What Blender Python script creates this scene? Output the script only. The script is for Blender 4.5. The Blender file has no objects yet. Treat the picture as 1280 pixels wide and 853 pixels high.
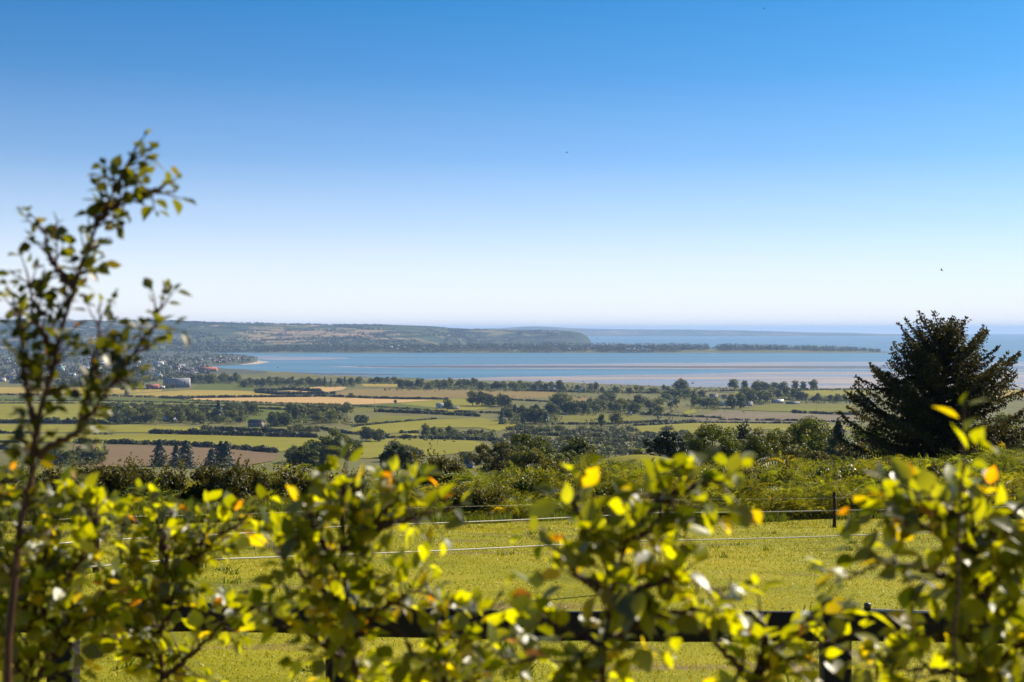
import bpy, bmesh, math, random
import numpy as np
from mathutils import Vector, noise as mnoise

R = math.radians
SC = bpy.context.scene
COL = SC.collection
rng = np.random.default_rng(7)
random.seed(7)

# ------------------------------------------------------------------ camera
F = 1778.0            # focal length in photograph pixels (50 mm on 36 mm, 1280 wide)
CAMZ = 130.0          # metres above the sea
PITCH = math.atan(14.5 / F)
cd = bpy.data.cameras.new("camera")
cam = bpy.data.objects.new("camera", cd)
COL.objects.link(cam)
cam.location = (0, 0, CAMZ)
cam.rotation_euler = (R(90) - PITCH, 0, 0)
cd.lens = 50.0
cd.sensor_width = 36.0
cd.clip_start = 0.1
cd.clip_end = 200000
cd.dof.use_dof = True
cd.dof.focus_distance = 400.0
cd.dof.aperture_fstop = 5.8
cd.dof.aperture_blades = 8
SC.camera = cam


def slope(x, y):
    a = (x - 640.0) / F
    b = (426.5 - y) / F
    fy = math.cos(PITCH) + b * math.sin(PITCH)
    fz = -math.sin(PITCH) + b * math.cos(PITCH)
    return a / fy, fz / fy


def at(x, y, Y):
    """the point of the place seen at (x, y) of the photograph, Y metres ahead"""
    sx, sz = slope(x, y)
    return np.array([sx * Y, Y, CAMZ + sz * Y])


# ------------------------------------------------------------------ terrain
KY = np.array([-200, 0, 8.1, 300, 600, 800, 1000, 1120, 1250, 1380, 1500, 1750, 2000, 2250, 2500, 3000, 3421, 3600, 5000, 8000, 9000.])
KZ = np.array([131.5, 128.1, 127.25, 98.1, 69.7, 50.2, 32, 28.2, 25, 22.4, 20, 16.8, 14, 11.4, 9, 5.5, 3, 2.6, 4, 8, 8.])


def zt(X, Y):
    X = np.asarray(X, float)
    Y = np.asarray(Y, float)
    z = np.interp(Y, KY, KZ)
    # a knoll with a small bright pasture, beyond the bracken
    z = z + 3.6 * np.exp(-((X - 12.5) / 9.0) ** 2 - ((Y - 140) / 22.0) ** 2)
    # gentle unevenness of the paddock
    w = np.clip((Y - 10) / 10, 0, 1) * np.clip((70 - Y) / 10, 0, 1)
    z = z + w * (0.05 * np.sin(X * 0.5 + Y * 0.22) + 0.04 * np.sin(X * 0.17 - Y * 0.41 + 1.3))
    return z


def gp(x, y):
    """plain point under photograph pixel (x, y)"""
    sx, sz = slope(x, y)
    lo, hi = 985.0, 8900.0
    for _ in range(50):
        m = 0.5 * (lo + hi)
        if CAMZ + sz * m > np.interp(m, KY, KZ):
            lo = m
        else:
            hi = m
    return np.array([sx * lo, lo, float(np.interp(lo, KY, KZ))])


def sp(x, y, z=0.0):
    """sea level point under photograph pixel (x, y)"""
    sx, sz = slope(x, y)
    Y = (z - CAMZ) / sz
    return np.array([sx * Y, Y, z])


# ------------------------------------------------------------------ mesh helpers
def mesh_np(name, V, faces, mats=(), midx=None, tint=None, smooth=False):
    V = np.asarray(V, np.float32)
    if not isinstance(faces, list) or not isinstance(faces[0], np.ndarray):
        faces = [faces]
    faces = [np.asarray(f, np.int32) for f in faces if len(f)]
    me = bpy.data.meshes.new(name)
    me.vertices.add(len(V))
    me.vertices.foreach_set("co", V.ravel())
    nl = sum(f.size for f in faces)
    npoly = sum(len(f) for f in faces)
    me.loops.add(nl)
    me.loops.foreach_set("vertex_index", np.concatenate([f.ravel() for f in faces]))
    me.polygons.add(npoly)
    tot = np.concatenate([np.full(len(f), f.shape[1], np.int32) for f in faces])
    st = np.concatenate([[0], np.cumsum(tot)[:-1]]).astype(np.int32)
    me.polygons.foreach_set("loop_start", st)
    me.polygons.foreach_set("loop_total", tot)
    if midx is not None:
        me.polygons.foreach_set("material_index", np.asarray(midx, np.int32))
    if smooth:
        me.polygons.foreach_set("use_smooth", np.ones(npoly, bool))
    for m in mats:
        me.materials.append(m)
    if tint is not None:
        a = me.color_attributes.new("tint", 'FLOAT_COLOR', 'POINT')
        t = np.ones((len(V), 4), np.float32)
        t[:, :3] = tint
        a.data.foreach_set("color", t.ravel())
    me.update(calc_edges=True)
    me.validate()
    return me


class MB:
    """collects pieces and becomes one mesh"""

    def __init__(self):
        self.V, self.F3, self.F4, self.T, self.n = [], [], [], [], 0
        self.M3, self.M4 = [], []

    def add(self, V, F, tint=None, mat=0):
        V = np.asarray(V, float)
        F = np.asarray(F, int)
        if not len(F):
            return
        (self.F3 if F.shape[1] == 3 else self.F4).append(F + self.n)
        (self.M3 if F.shape[1] == 3 else self.M4).append(np.full(len(F), mat, int))
        self.V.append(V)
        t = np.ones((len(V), 3)) if tint is None else np.broadcast_to(np.asarray(tint, float), (len(V), 3))
        self.T.append(t)
        self.n += len(V)

    def box(self, x0, x1, y0, y1, z0, z1, mat=0, tint=None):
        V = [(x0, y0, z0), (x1, y0, z0), (x1, y1, z0), (x0, y1, z0), (x0, y0, z1), (x1, y0, z1), (x1, y1, z1), (x0, y1, z1)]
        self.add(V, [(0, 3, 2, 1), (4, 5, 6, 7), (0, 1, 5, 4), (1, 2, 6, 5), (2, 3, 7, 6), (3, 0, 4, 7)], tint, mat)

    def tube(self, P, r, sides=6, mat=0, tint=None, cap=True):
        P = np.asarray(P, float)
        n = len(P)
        r = np.broadcast_to(np.asarray(r, float), (n,))
        T = np.gradient(P, axis=0)
        T /= np.linalg.norm(T, axis=1)[:, None] + 1e-9
        ref = np.where(np.abs(T[:, 2:3]) > 0.9, np.array([[1., 0, 0]]), np.array([[0, 0, 1.]]))
        A = np.cross(T, ref)
        A /= np.linalg.norm(A, axis=1)[:, None] + 1e-9
        B = np.cross(T, A)
        th = np.arange(sides) * 2 * np.pi / sides
        V = P[:, None, :] + r[:, None, None] * (np.cos(th)[None, :, None] * A[:, None, :] + np.sin(th)[None, :, None] * B[:, None, :])
        i = np.arange(n - 1)[:, None] * sides
        j = np.arange(sides)[None, :]
        k = (j + 1) % sides
        Fq = np.stack([i + j, i + k, i + sides + k, i + sides + j], -1).reshape(-1, 4)
        V = V.reshape(-1, 3)
        self.add(V, Fq, tint, mat)
        if cap:
            c = np.vstack([V[-sides:], P[-1:]])
            self.add(c, [(a, (a + 1) % sides, sides) for a in range(sides)], tint, mat)
            c = np.vstack([V[:sides], P[:1]])
            self.add(c, [((a + 1) % sides, a, sides) for a in range(sides)], tint, mat)

    def mesh(self, name, mats, smooth=False):
        V = np.concatenate(self.V)
        T = np.concatenate(self.T)
        fs, ms = [], []
        if self.F3:
            fs.append(np.concatenate(self.F3)); ms.append(np.concatenate(self.M3))
        if self.F4:
            fs.append(np.concatenate(self.F4)); ms.append(np.concatenate(self.M4))
        return mesh_np(name, V, fs, mats, np.concatenate(ms), T, smooth)


def link(name, me, parent=None, loc=None):
    o = bpy.data.objects.new(name, me)
    COL.objects.link(o)
    if parent is not None:
        o.parent = parent
    if loc is not None:
        o.location = loc
    return o


def tag(o, label=None, cat=None, group=None, kind=None):
    if label: o["label"] = label
    if cat: o["category"] = cat
    if group: o["group"] = group
    if kind: o["kind"] = kind
    return o


def thing(name, label, cat, loc=(0, 0, 0), rz=0.0, group=None):
    o = link(name, None, None, loc)
    o.rotation_euler = (0, 0, rz)
    return tag(o, label, cat, group)


def unit(n, g=rng):
    v = g.normal(size=(n, 3))
    return v / (np.linalg.norm(v, axis=1)[:, None] + 1e-9)


def quads(P, N, size, g=rng, aspect=0.7, tipped=True):
    """leaf-like kites at P facing N"""
    n = len(P)
    size = np.broadcast_to(size, (n,))
    t = unit(n, g)
    A = np.cross(N, t)
    A /= np.linalg.norm(A, axis=1)[:, None] + 1e-9
    B = np.cross(N, A)
    s = size[:, None] * 0.5
    if tipped:
        V = np.stack([P - A * s, P - B * s * aspect + A * s * 0.15, P + A * s, P + B * s * aspect + A * s * 0.1], 1)
    else:
        V = np.stack([P - A * s - B * s * aspect, P + A * s - B * s * aspect, P + A * s + B * s * aspect, P - A * s + B * s * aspect], 1)
    return V.reshape(-1, 3), np.arange(n * 4).reshape(n, 4)


def cloud(centers, radii, n, size, g=rng, shell=0.45, squash=0.85, var=0.22):
    """n leaf faces spread over clumps (centers, radii)"""
    w = radii ** 2
    k = g.choice(len(centers), n, p=w / w.sum())
    d = unit(n, g)
    u = shell + (1 - shell) * g.random(n) ** 0.6
    P = centers[k] + d * np.array([1, 1, squash]) * (radii[k] * u)[:, None]
    N = d + 0.75 * unit(n, g)
    N /= np.linalg.norm(N, axis=1)[:, None]
    V, Fq = quads(P, N, size * (0.65 + 0.7 * g.random(n)), g)
    cl = 1 + 0.16 * g.normal(size=len(centers))
    t = (cl[k] * (1 + var * g.normal(size=n))).clip(0.45, 1.7)
    hue = 0.10 * g.normal(size=n)
    tint = np.stack([t * (1 + hue), t, t * (1 - 0.5 * hue)], 1)
    return V, Fq, np.repeat(tint, 4, 0)


# ------------------------------------------------------------------ materials
def mat(name):
    m = bpy.data.materials.new(name)
    m.use_nodes = True
    nt = m.node_tree
    b = nt.nodes["Principled BSDF"]
    return m, nt, b


def N(nt, typ, **kw):
    n = nt.nodes.new(typ)
    for k, v in kw.items():
        setattr(n, k, v)
    return n


def rgba(c):
    return (c[0], c[1], c[2], 1.0)


def mixc(nt, fac, a, b, mode='MIX'):
    m = N(nt, 'ShaderNodeMix', data_type='RGBA', blend_type=mode)
    for s, v in ((m.inputs[0], fac), (m.inputs[6], a), (m.inputs[7], b)):
        if isinstance(v, (int, float)):
            s.default_value = v
        elif isinstance(v, tuple):
            s.default_value = rgba(v)
        else:
            nt.links.new(v, s)
    return m.outputs[2]


def math_(nt, op, a, b=None):
    m = N(nt, 'ShaderNodeMath', operation=op)
    for s, v in zip(m.inputs, (a, b)):
        if v is None: continue
        if isinstance(v, (int, float)): s.default_value = v
        else: nt.links.new(v, s)
    return m.outputs[0]


def geo_pos(nt, sx=1, sy=1, sz=1):
    g = N(nt, 'ShaderNodeNewGeometry')
    m = N(nt, 'ShaderNodeMapping')
    m.inputs['Scale'].default_value = (sx, sy, sz)
    nt.links.new(g.outputs['Position'], m.inputs['Vector'])
    return m.outputs[0]


def noise_(nt, vec, scale, detail=3, rough=0.55):
    n = N(nt, 'ShaderNodeTexNoise')
    n.inputs['Scale'].default_value = scale
    n.inputs['Detail'].default_value = detail
    n.inputs['Roughness'].default_value = rough
    nt.links.new(vec, n.inputs['Vector'])
    return n.outputs[0]


def ramp(nt, fac, stops):
    r = N(nt, 'ShaderNodeValToRGB')
    e = r.color_ramp.elements
    while len(e) < len(stops): e.new(0.5)
    for i, (p, c) in enumerate(stops):
        e[i].position = p
        e[i].color = rgba(c)
    nt.links.new(fac, r.inputs[0])
    return r.outputs[0]


def plain(name, c, rough=0.8, spec=0.2, var=0.0, scale=3.0):
    m, nt, b = mat(name)
    b.inputs['Roughness'].default_value = rough
    b.inputs['Specular IOR Level'].default_value = spec
    if var:
        g = N(nt, 'ShaderNodeTexCoord')
        f = noise_(nt, g.outputs['Object'], scale, 4)
        nt.links.new(ramp(nt, f, [(0.3, tuple(x * (1 - var) for x in c)), (0.7, tuple(min(1, x * (1 + var)) for x in c))]), b.inputs['Base Color'])
    else:
        b.inputs['Base Color'].default_value = rgba(c)
    return m


def foliage(name, c, trans=0.35, tc=None, rough=0.55, spec=0.3, objvar=0.25):
    m, nt, b = mat(name)
    a = N(nt, 'ShaderNodeAttribute', attribute_name="tint")
    oi = N(nt, 'ShaderNodeObjectInfo')
    f = N(nt, 'ShaderNodeMapRange')
    f.inputs[3].default_value = 1 - objvar
    f.inputs[4].default_value = 1 + objvar
    nt.links.new(oi.outputs['Random'], f.inputs[0])
    col = mixc(nt, 1.0, a.outputs['Color'], c, 'MULTIPLY')
    vm = N(nt, 'ShaderNodeVectorMath', operation='SCALE')
    nt.links.new(col, vm.inputs[0])
    nt.links.new(f.outputs[0], vm.inputs['Scale'])
    col = vm.outputs[0]
    nt.links.new(col, b.inputs['Base Color'])
    b.inputs['Roughness'].default_value = rough
    b.inputs['Specular IOR Level'].default_value = spec
    tr = N(nt, 'ShaderNodeBsdfTranslucent')
    tcol = mixc(nt, 1.0, col, tc if tc else (1.3, 1.25, 0.5), 'MULTIPLY')
    nt.links.new(tcol, tr.inputs['Color'])
    mx = N(nt, 'ShaderNodeMixShader')
    mx.inputs[0].default_value = trans
    nt.links.new(b.outputs[0], mx.inputs[1])
    nt.links.new(tr.outputs[0], mx.inputs[2])
    nt.links.new(mx.outputs[0], nt.nodes['Material Output'].inputs['Surface'])
    return m


M = {}
M['bark'] = plain('bark', (0.09, 0.065, 0.045), 0.9, 0.1, 0.35, 8)
M['twig'] = plain('twig_bark', (0.06, 0.024, 0.016), 0.6, 0.3, 0.3, 30)
M['oak'] = foliage('broadleaf_foliage', (0.060, 0.074, 0.011), 0.38, (1.7, 1.5, 0.4))
M['oak_light'] = foliage('light_broadleaf_foliage', (0.092, 0.105, 0.016), 0.38, (1.7, 1.5, 0.4))
M['near_oak'] = foliage('near_broadleaf_foliage', (0.062, 0.078, 0.012), 0.4, (1.9, 1.7, 0.4))
M['near_light'] = foliage('near_light_foliage', (0.09, 0.10, 0.018), 0.4, (1.9, 1.6, 0.4))
M['near_scrub'] = foliage('near_grey_green_foliage', (0.085, 0.082, 0.026), 0.38, (1.7, 1.5, 0.5))
M['conifer'] = foliage('conifer_foliage', (0.024, 0.036, 0.016), 0.12)
M['scrub_leaf'] = foliage('scrub_foliage', (0.075, 0.074, 0.028))
M['hedge'] = foliage('hedge_foliage', (0.032, 0.038, 0.012), 0.25)
M['hawthorn'] = foliage('hawthorn_foliage', (0.075, 0.075, 0.012), 0.35, (1.6, 1.3, 0.35))
M['bracken'] = foliage('bracken_foliage', (0.135, 0.15, 0.02), 0.45, (2.0, 1.75, 0.4), 0.5, 0.35, 0)
M['bramble'] = foliage('bramble_foliage', (0.12, 0.135, 0.016), 0.42, (1.9, 1.7, 0.4), 0.45, 0.4, 0)
M['grass'] = foliage('grass_blades', (0.27, 0.25, 0.004), 0.3, (1.45, 1.3, 0.35), 0.5, 0.35, 0)
M['weed'] = foliage('tall_grass', (0.115, 0.135, 0.018), 0.4, (1.3, 1.3, 0.4), 0.5, 0.3, 0)
M['spruce'] = foliage('spruce_needles', (0.042, 0.043, 0.011), 0.28, (1.6, 1.3, 0.4), 0.6, 0.2, 0)
M['leaf'] = foliage('shrub_leaf', (0.085, 0.094, 0.006), 0.55, (6.8, 5.35, 0.25), 0.42, 0.85, 0)
M['leaf_dark'] = foliage('sapling_leaf', (0.055, 0.062, 0.007), 0.42, (3.6, 2.8, 0.25), 0.4, 0.45, 0)


def ground_mat():
    m, nt, b = mat('rough_ground')
    p = geo_pos(nt)
    f = noise_(nt, p, 0.012, 5, 0.65)
    c = ramp(nt, f, [(0.3, (0.08, 0.08, 0.026)), (0.5, (0.125, 0.115, 0.042)), (0.7, (0.125, 0.125, 0.032))])
    nt.links.new(c, b.inputs['Base Color'])
    b.inputs['Roughness'].default_value = 0.95
    b.inputs['Specular IOR Level'].default_value = 0.05
    return m


def turf_mat():
    m, nt, b = mat('paddock_turf')
    p = geo_pos(nt)
    f = noise_(nt, p, 0.35, 5, 0.65)
    f2 = noise_(nt, p, 14.0, 4, 0.7)
    c = ramp(nt, f, [(0.3, (0.13, 0.135, 0.004)), (0.5, (0.225, 0.212, 0.006)), (0.72, (0.29, 0.24, 0.012))])
    d = ramp(nt, f2, [(0.3, (0.75, 0.75, 0.7)), (0.7, (1.15, 1.12, 1.05))])
    fb = noise_(nt, geo_pos(nt, 0.3, 0.8, 0.3), 0.55, 4, 0.6)
    c = mixc(nt, ramp(nt, fb, [(0.60, (0, 0, 0)), (0.68, (0.8, 0.8, 0.8))]), c, (0.17, 0.12, 0.055))
    nt.links.new(mixc(nt, 1.0, c, d, 'MULTIPLY'), b.inputs['Base Color'])
    b.inputs['Roughness'].default_value = 0.9
    b.inputs['Specular IOR Level'].default_value = 0.1
    bp = N(nt, 'ShaderNodeBump')
    bp.inputs['Strength'].default_value = 0.7
    bp.inputs['Distance'].default_value = 0.05
    nt.links.new(f2, bp.inputs['Height'])
    nt.links.new(bp.outputs[0], b.inputs['Normal'])
    return m


def field_mat(name, c, var=0.12, stripe=0.0, ang=0.0):
    m, nt, b = mat(name)
    p = geo_pos(nt, 0.4, 1.0, 1.0)
    f = noise_(nt, p, 0.02, 5, 0.6)
    col = ramp(nt, f, [(0.3, tuple(x * (1 - var) for x in c)), (0.7, tuple(x * (1 + var) for x in c))])
    f2 = noise_(nt, p, 0.3, 3, 0.6)
    col = mixc(nt, 1.0, col, ramp(nt, f2, [(0.3, (0.88, 0.88, 0.88)), (0.7, (1.1, 1.1, 1.1))]), 'MULTIPLY')
    if stripe:
        w = N(nt, 'ShaderNodeTexWave', wave_type='BANDS', bands_direction='DIAGONAL')
        w.inputs['Scale'].default_value = 0.04
        w.inputs['Distortion'].default_value = 1.0
        nt.links.new(geo_pos(nt, 0.5, 1, 1), w.inputs['Vector'])
        col = mixc(nt, 1.0, col, ramp(nt, w.outputs[1], [(0.2, (1 - stripe,) * 3), (0.8, (1 + stripe,) * 3)]), 'MULTIPLY')
    nt.links.new(col, b.inputs['Base Color'])
    b.inputs['Roughness'].default_value = 0.95
    b.inputs['Specular IOR Level'].default_value = 0.05
    return m


M['ground'] = ground_mat()
M['turf'] = turf_mat()
M['town_ground'] = plain('town_gardens', (0.075, 0.08, 0.055), 0.95, 0.05, 0.3, 0.02)
M['pasture'] = field_mat('pasture', (0.135, 0.128, 0.02), 0.14)
M['meadow'] = field_mat('bright_meadow', (0.185, 0.168, 0.02), 0.12)
M['deep_pasture'] = field_mat('deep_green_pasture', (0.085, 0.098, 0.016), 0.1)
M['wheat'] = field_mat('ripening_wheat', (0.28, 0.205, 0.045), 0.12, 0.06)
M['stubble'] = field_mat('cut_stubble', (0.40, 0.255, 0.105), 0.08, 0.06)
M['tan'] = field_mat('dry_tan_field', (0.19, 0.135, 0.045), 0.1, 0.04)
M['plough'] = field_mat('ploughed_soil', (0.15, 0.10, 0.055), 0.08, 0.06)
M['marsh'] = field_mat('rough_marsh', (0.15, 0.12, 0.075), 0.2)


def sea_mat():
    m, nt, b = mat('sea_water')
    p = geo_pos(nt, 0.12, 1, 1)
    f = noise_(nt, p, 0.0022, 5, 0.6)
    c = ramp(nt, f, [(0.3, (0.055, 0.125, 0.175)), (0.7, (0.10, 0.18, 0.22))])
    nt.links.new(c, b.inputs['Base Color'])
    rr = ramp(nt, f, [(0.35, (0.42,) * 3), (0.65, (0.3,) * 3)])
    nt.links.new(rr, b.inputs['Roughness'])
    b.inputs['IOR'].default_value = 1.33
    b.inputs['Specular IOR Level'].default_value = 0.4
    pb = geo_pos(nt, 0.5, 1, 1)
    h = noise_(nt, pb, 0.11, 4, 0.6)
    bp = N(nt, 'ShaderNodeBump')
    bp.inputs['Strength'].default_value = 0.5
    bp.inputs['Distance'].default_value = 1.6
    nt.links.new(h, bp.inputs['Height'])
    nt.links.new(bp.outputs[0], b.inputs['Normal'])
    return m


def sand_mat(name, dry, wet, bias=0.5):
    m, nt, b = mat(name)
    p = geo_pos(nt, 0.10, 1, 1)
    f = noise_(nt, p, 0.009, 5, 0.62)
    c = ramp(nt, f, [(bias - 0.12, wet), (bias + 0.12, dry)])
    nt.links.new(c, b.inputs['Base Color'])
    nt.links.new(ramp(nt, f, [(bias - 0.08, (0.22,) * 3), (bias + 0.1, (0.8,) * 3)]), b.inputs['Roughness'])
    b.inputs['Specular IOR Level'].default_value = 0.35
    return m


M['sea'] = sea_mat()
M['sand'] = sand_mat('wet_sand', (0.29, 0.22, 0.175), (0.14, 0.145, 0.16), 0.49)
M['pool_sand'] = sand_mat('pooled_sand', (0.30, 0.235, 0.20), (0.12, 0.15, 0.19), 0.52)
M['dark_sand'] = sand_mat('dark_weedy_bank', (0.075, 0.055, 0.04), (0.05, 0.04, 0.032), 0.5)
M['beach'] = plain('pale_beach', (0.38, 0.31, 0.23), 0.9, 0.1, 0.1, 0.02)


def hill_mat():
    m, nt, b = mat('hill_farmland')
    g = N(nt, 'ShaderNodeNewGeometry')
    mp = N(nt, 'ShaderNodeMapping')
    mp.inputs['Rotation'].default_value = (0, 0, R(17))
    mp.inputs['Scale'].default_value = (1, 0.75, 0)
    nt.links.new(g.outputs['Position'], mp.inputs['Vector'])
    v = N(nt, 'ShaderNodeTexVoronoi', feature='F1', distance='CHEBYCHEV')
    v.inputs['Scale'].default_value = 1 / 330.0
    nt.links.new(mp.outputs[0], v.inputs['Vector'])
    sx = N(nt, 'ShaderNodeSeparateColor')
    nt.links.new(v.outputs['Color'], sx.inputs[0])
    c = ramp(nt, sx.outputs[0], [(0.0, (0.02, 0.03, 0.016)), (0.3, (0.055, 0.075, 0.03)), (0.52, (0.035, 0.055, 0.022)), (0.70, (0.11, 0.12, 0.05)), (0.86, (0.28, 0.19, 0.11)), (1.0, (0.06, 0.08, 0.03))])
    v2 = N(nt, 'ShaderNodeTexVoronoi', feature='DISTANCE_TO_EDGE')
    v2.inputs['Scale'].default_value = 1 / 330.0
    nt.links.new(mp.outputs[0], v2.inputs['Vector'])
    f = noise_(nt, g.outputs['Position'], 0.0028, 5, 0.6)
    wood = ramp(nt, f, [(0.5, (0, 0, 0)), (0.56, (1, 1, 1))])
    c = mixc(nt, wood, c, (0.022, 0.032, 0.016))
    nt.links.new(c, b.inputs['Base Color'])
    b.inputs['Roughness'].default_value = 0.95
    b.inputs['Specular IOR Level'].default_value = 0.05
    return m


M['hill'] = hill_mat()
M['cliff'] = plain('cliff_slope', (0.04, 0.055, 0.03), 0.95, 0.05, 0.4, 0.004)
M['timber'] = plain('tarred_timber', (0.008, 0.006, 0.005), 0.7, 0.25, 0.4, 9)
M['post_wood'] = plain('brown_post_wood', (0.055, 0.028, 0.016), 0.8, 0.15, 0.35, 12)
M['tape'] = plain('white_fence_tape', (0.5, 0.46, 0.38), 0.6, 0.3)
M['plastic'] = plain('black_insulator', (0.02, 0.02, 0.022), 0.4, 0.5)
M['render_white'] = plain('white_render', (0.6, 0.58, 0.55), 0.85, 0.2, 0.05, 2)
M['render_cream'] = plain('cream_render', (0.6, 0.53, 0.42), 0.85, 0.2, 0.08, 2)
M['brick'] = plain('red_brick_wall', (0.32, 0.14, 0.10), 0.9, 0.1, 0.15, 2)
M['stone'] = plain('purple_grey_stone', (0.22, 0.17, 0.18), 0.9, 0.1, 0.2, 2)
M['slate'] = plain('grey_slate', (0.16, 0.145, 0.15), 0.7, 0.3, 0.2, 3)
M['slate_dark'] = plain('dark_slate', (0.075, 0.065, 0.07), 0.75, 0.3, 0.2, 3)
M['tin'] = plain('pale_sheet_roof', (0.45, 0.43, 0.42), 0.5, 0.4, 0.06, 1)
M['tile_red'] = plain('red_roof', (0.40, 0.13, 0.09), 0.8, 0.2, 0.1, 2)
M['red_clad'] = plain('red_cladding', (0.26, 0.06, 0.045), 0.6, 0.3, 0.1, 1)
M['grey_clad'] = plain('pale_grey_cladding', (0.26, 0.25, 0.28), 0.6, 0.3, 0.06, 1)
M['glass'] = plain('dark_window_glass', (0.03, 0.035, 0.045), 0.15, 0.6)
M['green_roof'] = plain('turquoise_roof', (0.10, 0.38, 0.34), 0.6, 0.3)
M['black_hide'] = plain('black_hide', (0.02, 0.018, 0.016), 0.7, 0.2)
M['bird'] = plain('dark_feathers', (0.02, 0.02, 0.024), 0.7, 0.2)
M['hull'] = plain('white_hull', (0.75, 0.75, 0.74), 0.4, 0.4)
M['hull_dark'] = plain('dark_hull', (0.06, 0.06, 0.08), 0.5, 0.4)
M['pole'] = plain('grey_weathered_pole', (0.13, 0.10, 0.08), 0.9, 0.1, 0.2, 5)

# ------------------------------------------------------------------ ground, sea, shore
COAST_X = np.array([-400, 264.9, 265, 330, 400, 480, 560, 640, 700, 800, 880, 960, 1080, 1280, 1700.])
COAST_Y = np.array([438.5, 438.5, 459.8, 463.5, 468.5, 472, 474.5, 476, 478, 481.5, 484, 485, 485.5, 487.5, 490.])


def make_ground():
    Ys = np.concatenate([np.arange(-60, 0, 4), np.arange(0, 90, 0.9), np.arange(90, 400, 5), np.arange(400, 1000, 20), np.arange(1000, 3900, 16), np.arange(3900, 8060, 40)])
    u = np.linspace(-1, 1, 561)
    hw = 60 + 0.62 * np.maximum(Ys, 0)
    X = u[None, :] * hw[:, None]
    Y = np.repeat(Ys[:, None], len(u), 1)
    Z = zt(X, Y)
    xp = 640 + X / np.maximum(Y, 1) * F
    yc = np.interp(xp, COAST_X, COAST_Y)
    Yc = CAMZ * F / (yc - 412.0)
    Yc = np.where(xp < 265, 20000, Yc)
    # the low point of land before the town
    pe = np.sqrt(np.clip(1 - ((xp - 262) / 62.0) ** 2, 0, 1))
    pt = (xp > 255) & (xp < 324) & (Y > CAMZ * F / (450 + 7.5 * pe - 412)) & (Y < CAMZ * F / (449 - 6.7 * pe - 412))
    wob = 25 * np.sin(xp * 0.09) + 14 * np.sin(xp * 0.23 + 1)
    fall = (Yc + wob - Y) * 0.012
    Zc = np.where(Y > 2600, np.minimum(Z, np.maximum(fall, -2.5)), Z)
    Zc = np.where(pt, np.maximum(Zc, 2.6), Zc)
    V = np.stack([X, Y, Zc], -1).reshape(-1, 3)
    nr, nc = X.shape
    i = np.arange(nr - 1)[:, None] * nc
    j = np.arange(nc - 1)[None, :]
    Fq = np.stack([i + j, i + j + 1, i + nc + j + 1, i + nc + j], -1).reshape(-1, 4)
    cy = Y[:-1, :-1].ravel()
    cx = X[:-1, :-1].ravel()
    front = hedge_front(cx)
    mi = np.where(cy < front + 2.0, 1, 0)
    mi = np.where((np.abs(cx - 12.5) < 16) & (cy > 105) & (cy < 175), 2, mi)
    xq = 640 + cx / np.maximum(cy, 1) * F
    mi = np.where((cy > 4000) & (xq < 330), 3, mi)
    o = link('ground', mesh_np('ground', V, Fq, [M['ground'], M['turf'], M['meadow'], M['town_ground']], mi, None, True))
    tag(o, 'hillside paddock falling to a wide green plain beside the bay', 'ground', None, 'structure')


def hedge_front(X):
    """distance of the foot of the bracken bank"""
    return 56.5 + 0.14 * np.asarray(X, float) + 0.5 * np.sin(np.asarray(X) * 0.6)


make_ground()

S = 64000.0
o = link('sea', mesh_np('sea', [(-S, 1500, 0), (S, 1500, 0), (S, 41000, 0), (-S, 41000, 0)], [[0, 1, 2, 3]], [M['sea']]))
tag(o, 'blue water of the bay and the open sea to the horizon', 'sea', None, 'structure')


def poly_sheet(name, pts, m, label, cat, fn, off, kind='structure', cuts=()):
    bm = bmesh.new()
    vs = [bm.verts.new(tuple(fn(x, y))) for x, y in pts]
    for v in vs:
        v.co.z = 0
    bm.faces.new(vs)
    for k in cuts:
        bmesh.ops.bisect_plane(bm, geom=bm.verts[:] + bm.edges[:] + bm.faces[:], plane_co=(0, k, 0), plane_no=(0, 1, 0))
    bmesh.ops.triangulate(bm, faces=bm.faces[:])
    for v in bm.verts:
        v.co.z = (float(zt(v.co.x, v.co.y)) if fn is gp else 0.0) + off
    me = bpy.data.meshes.new(name)
    bm.normal_update()
    for f in bm.faces:
        if f.normal.z < 0: f.normal_flip()
    bm.to_mesh(me)
    bm.free()
    me.materials.append(m)
    return tag(link(name, me), label, cat, None, kind)


def wavy(pts, step=14, amp=0.35, seed=0):
    """break long edges of an outline into an uneven line"""
    out = []
    n = len(pts)
    for i in range(n):
        (x0, y0), (x1, y1) = pts[i], pts[(i + 1) % n]
        L = math.hypot(x1 - x0, (y1 - y0) * 3)
        k = max(1, int(L / step))
        for j in range(k):
            t = j / k
            w = 0 if j == 0 else amp
            q = mnoise.noise(Vector((x0 + (x1 - x0) * t, (y0 + y1) * 3.1, seed))) * 1.6
            out.append((x0 + (x1 - x0) * t, y0 + (y1 - y0) * t + q * w))
    return out


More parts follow.
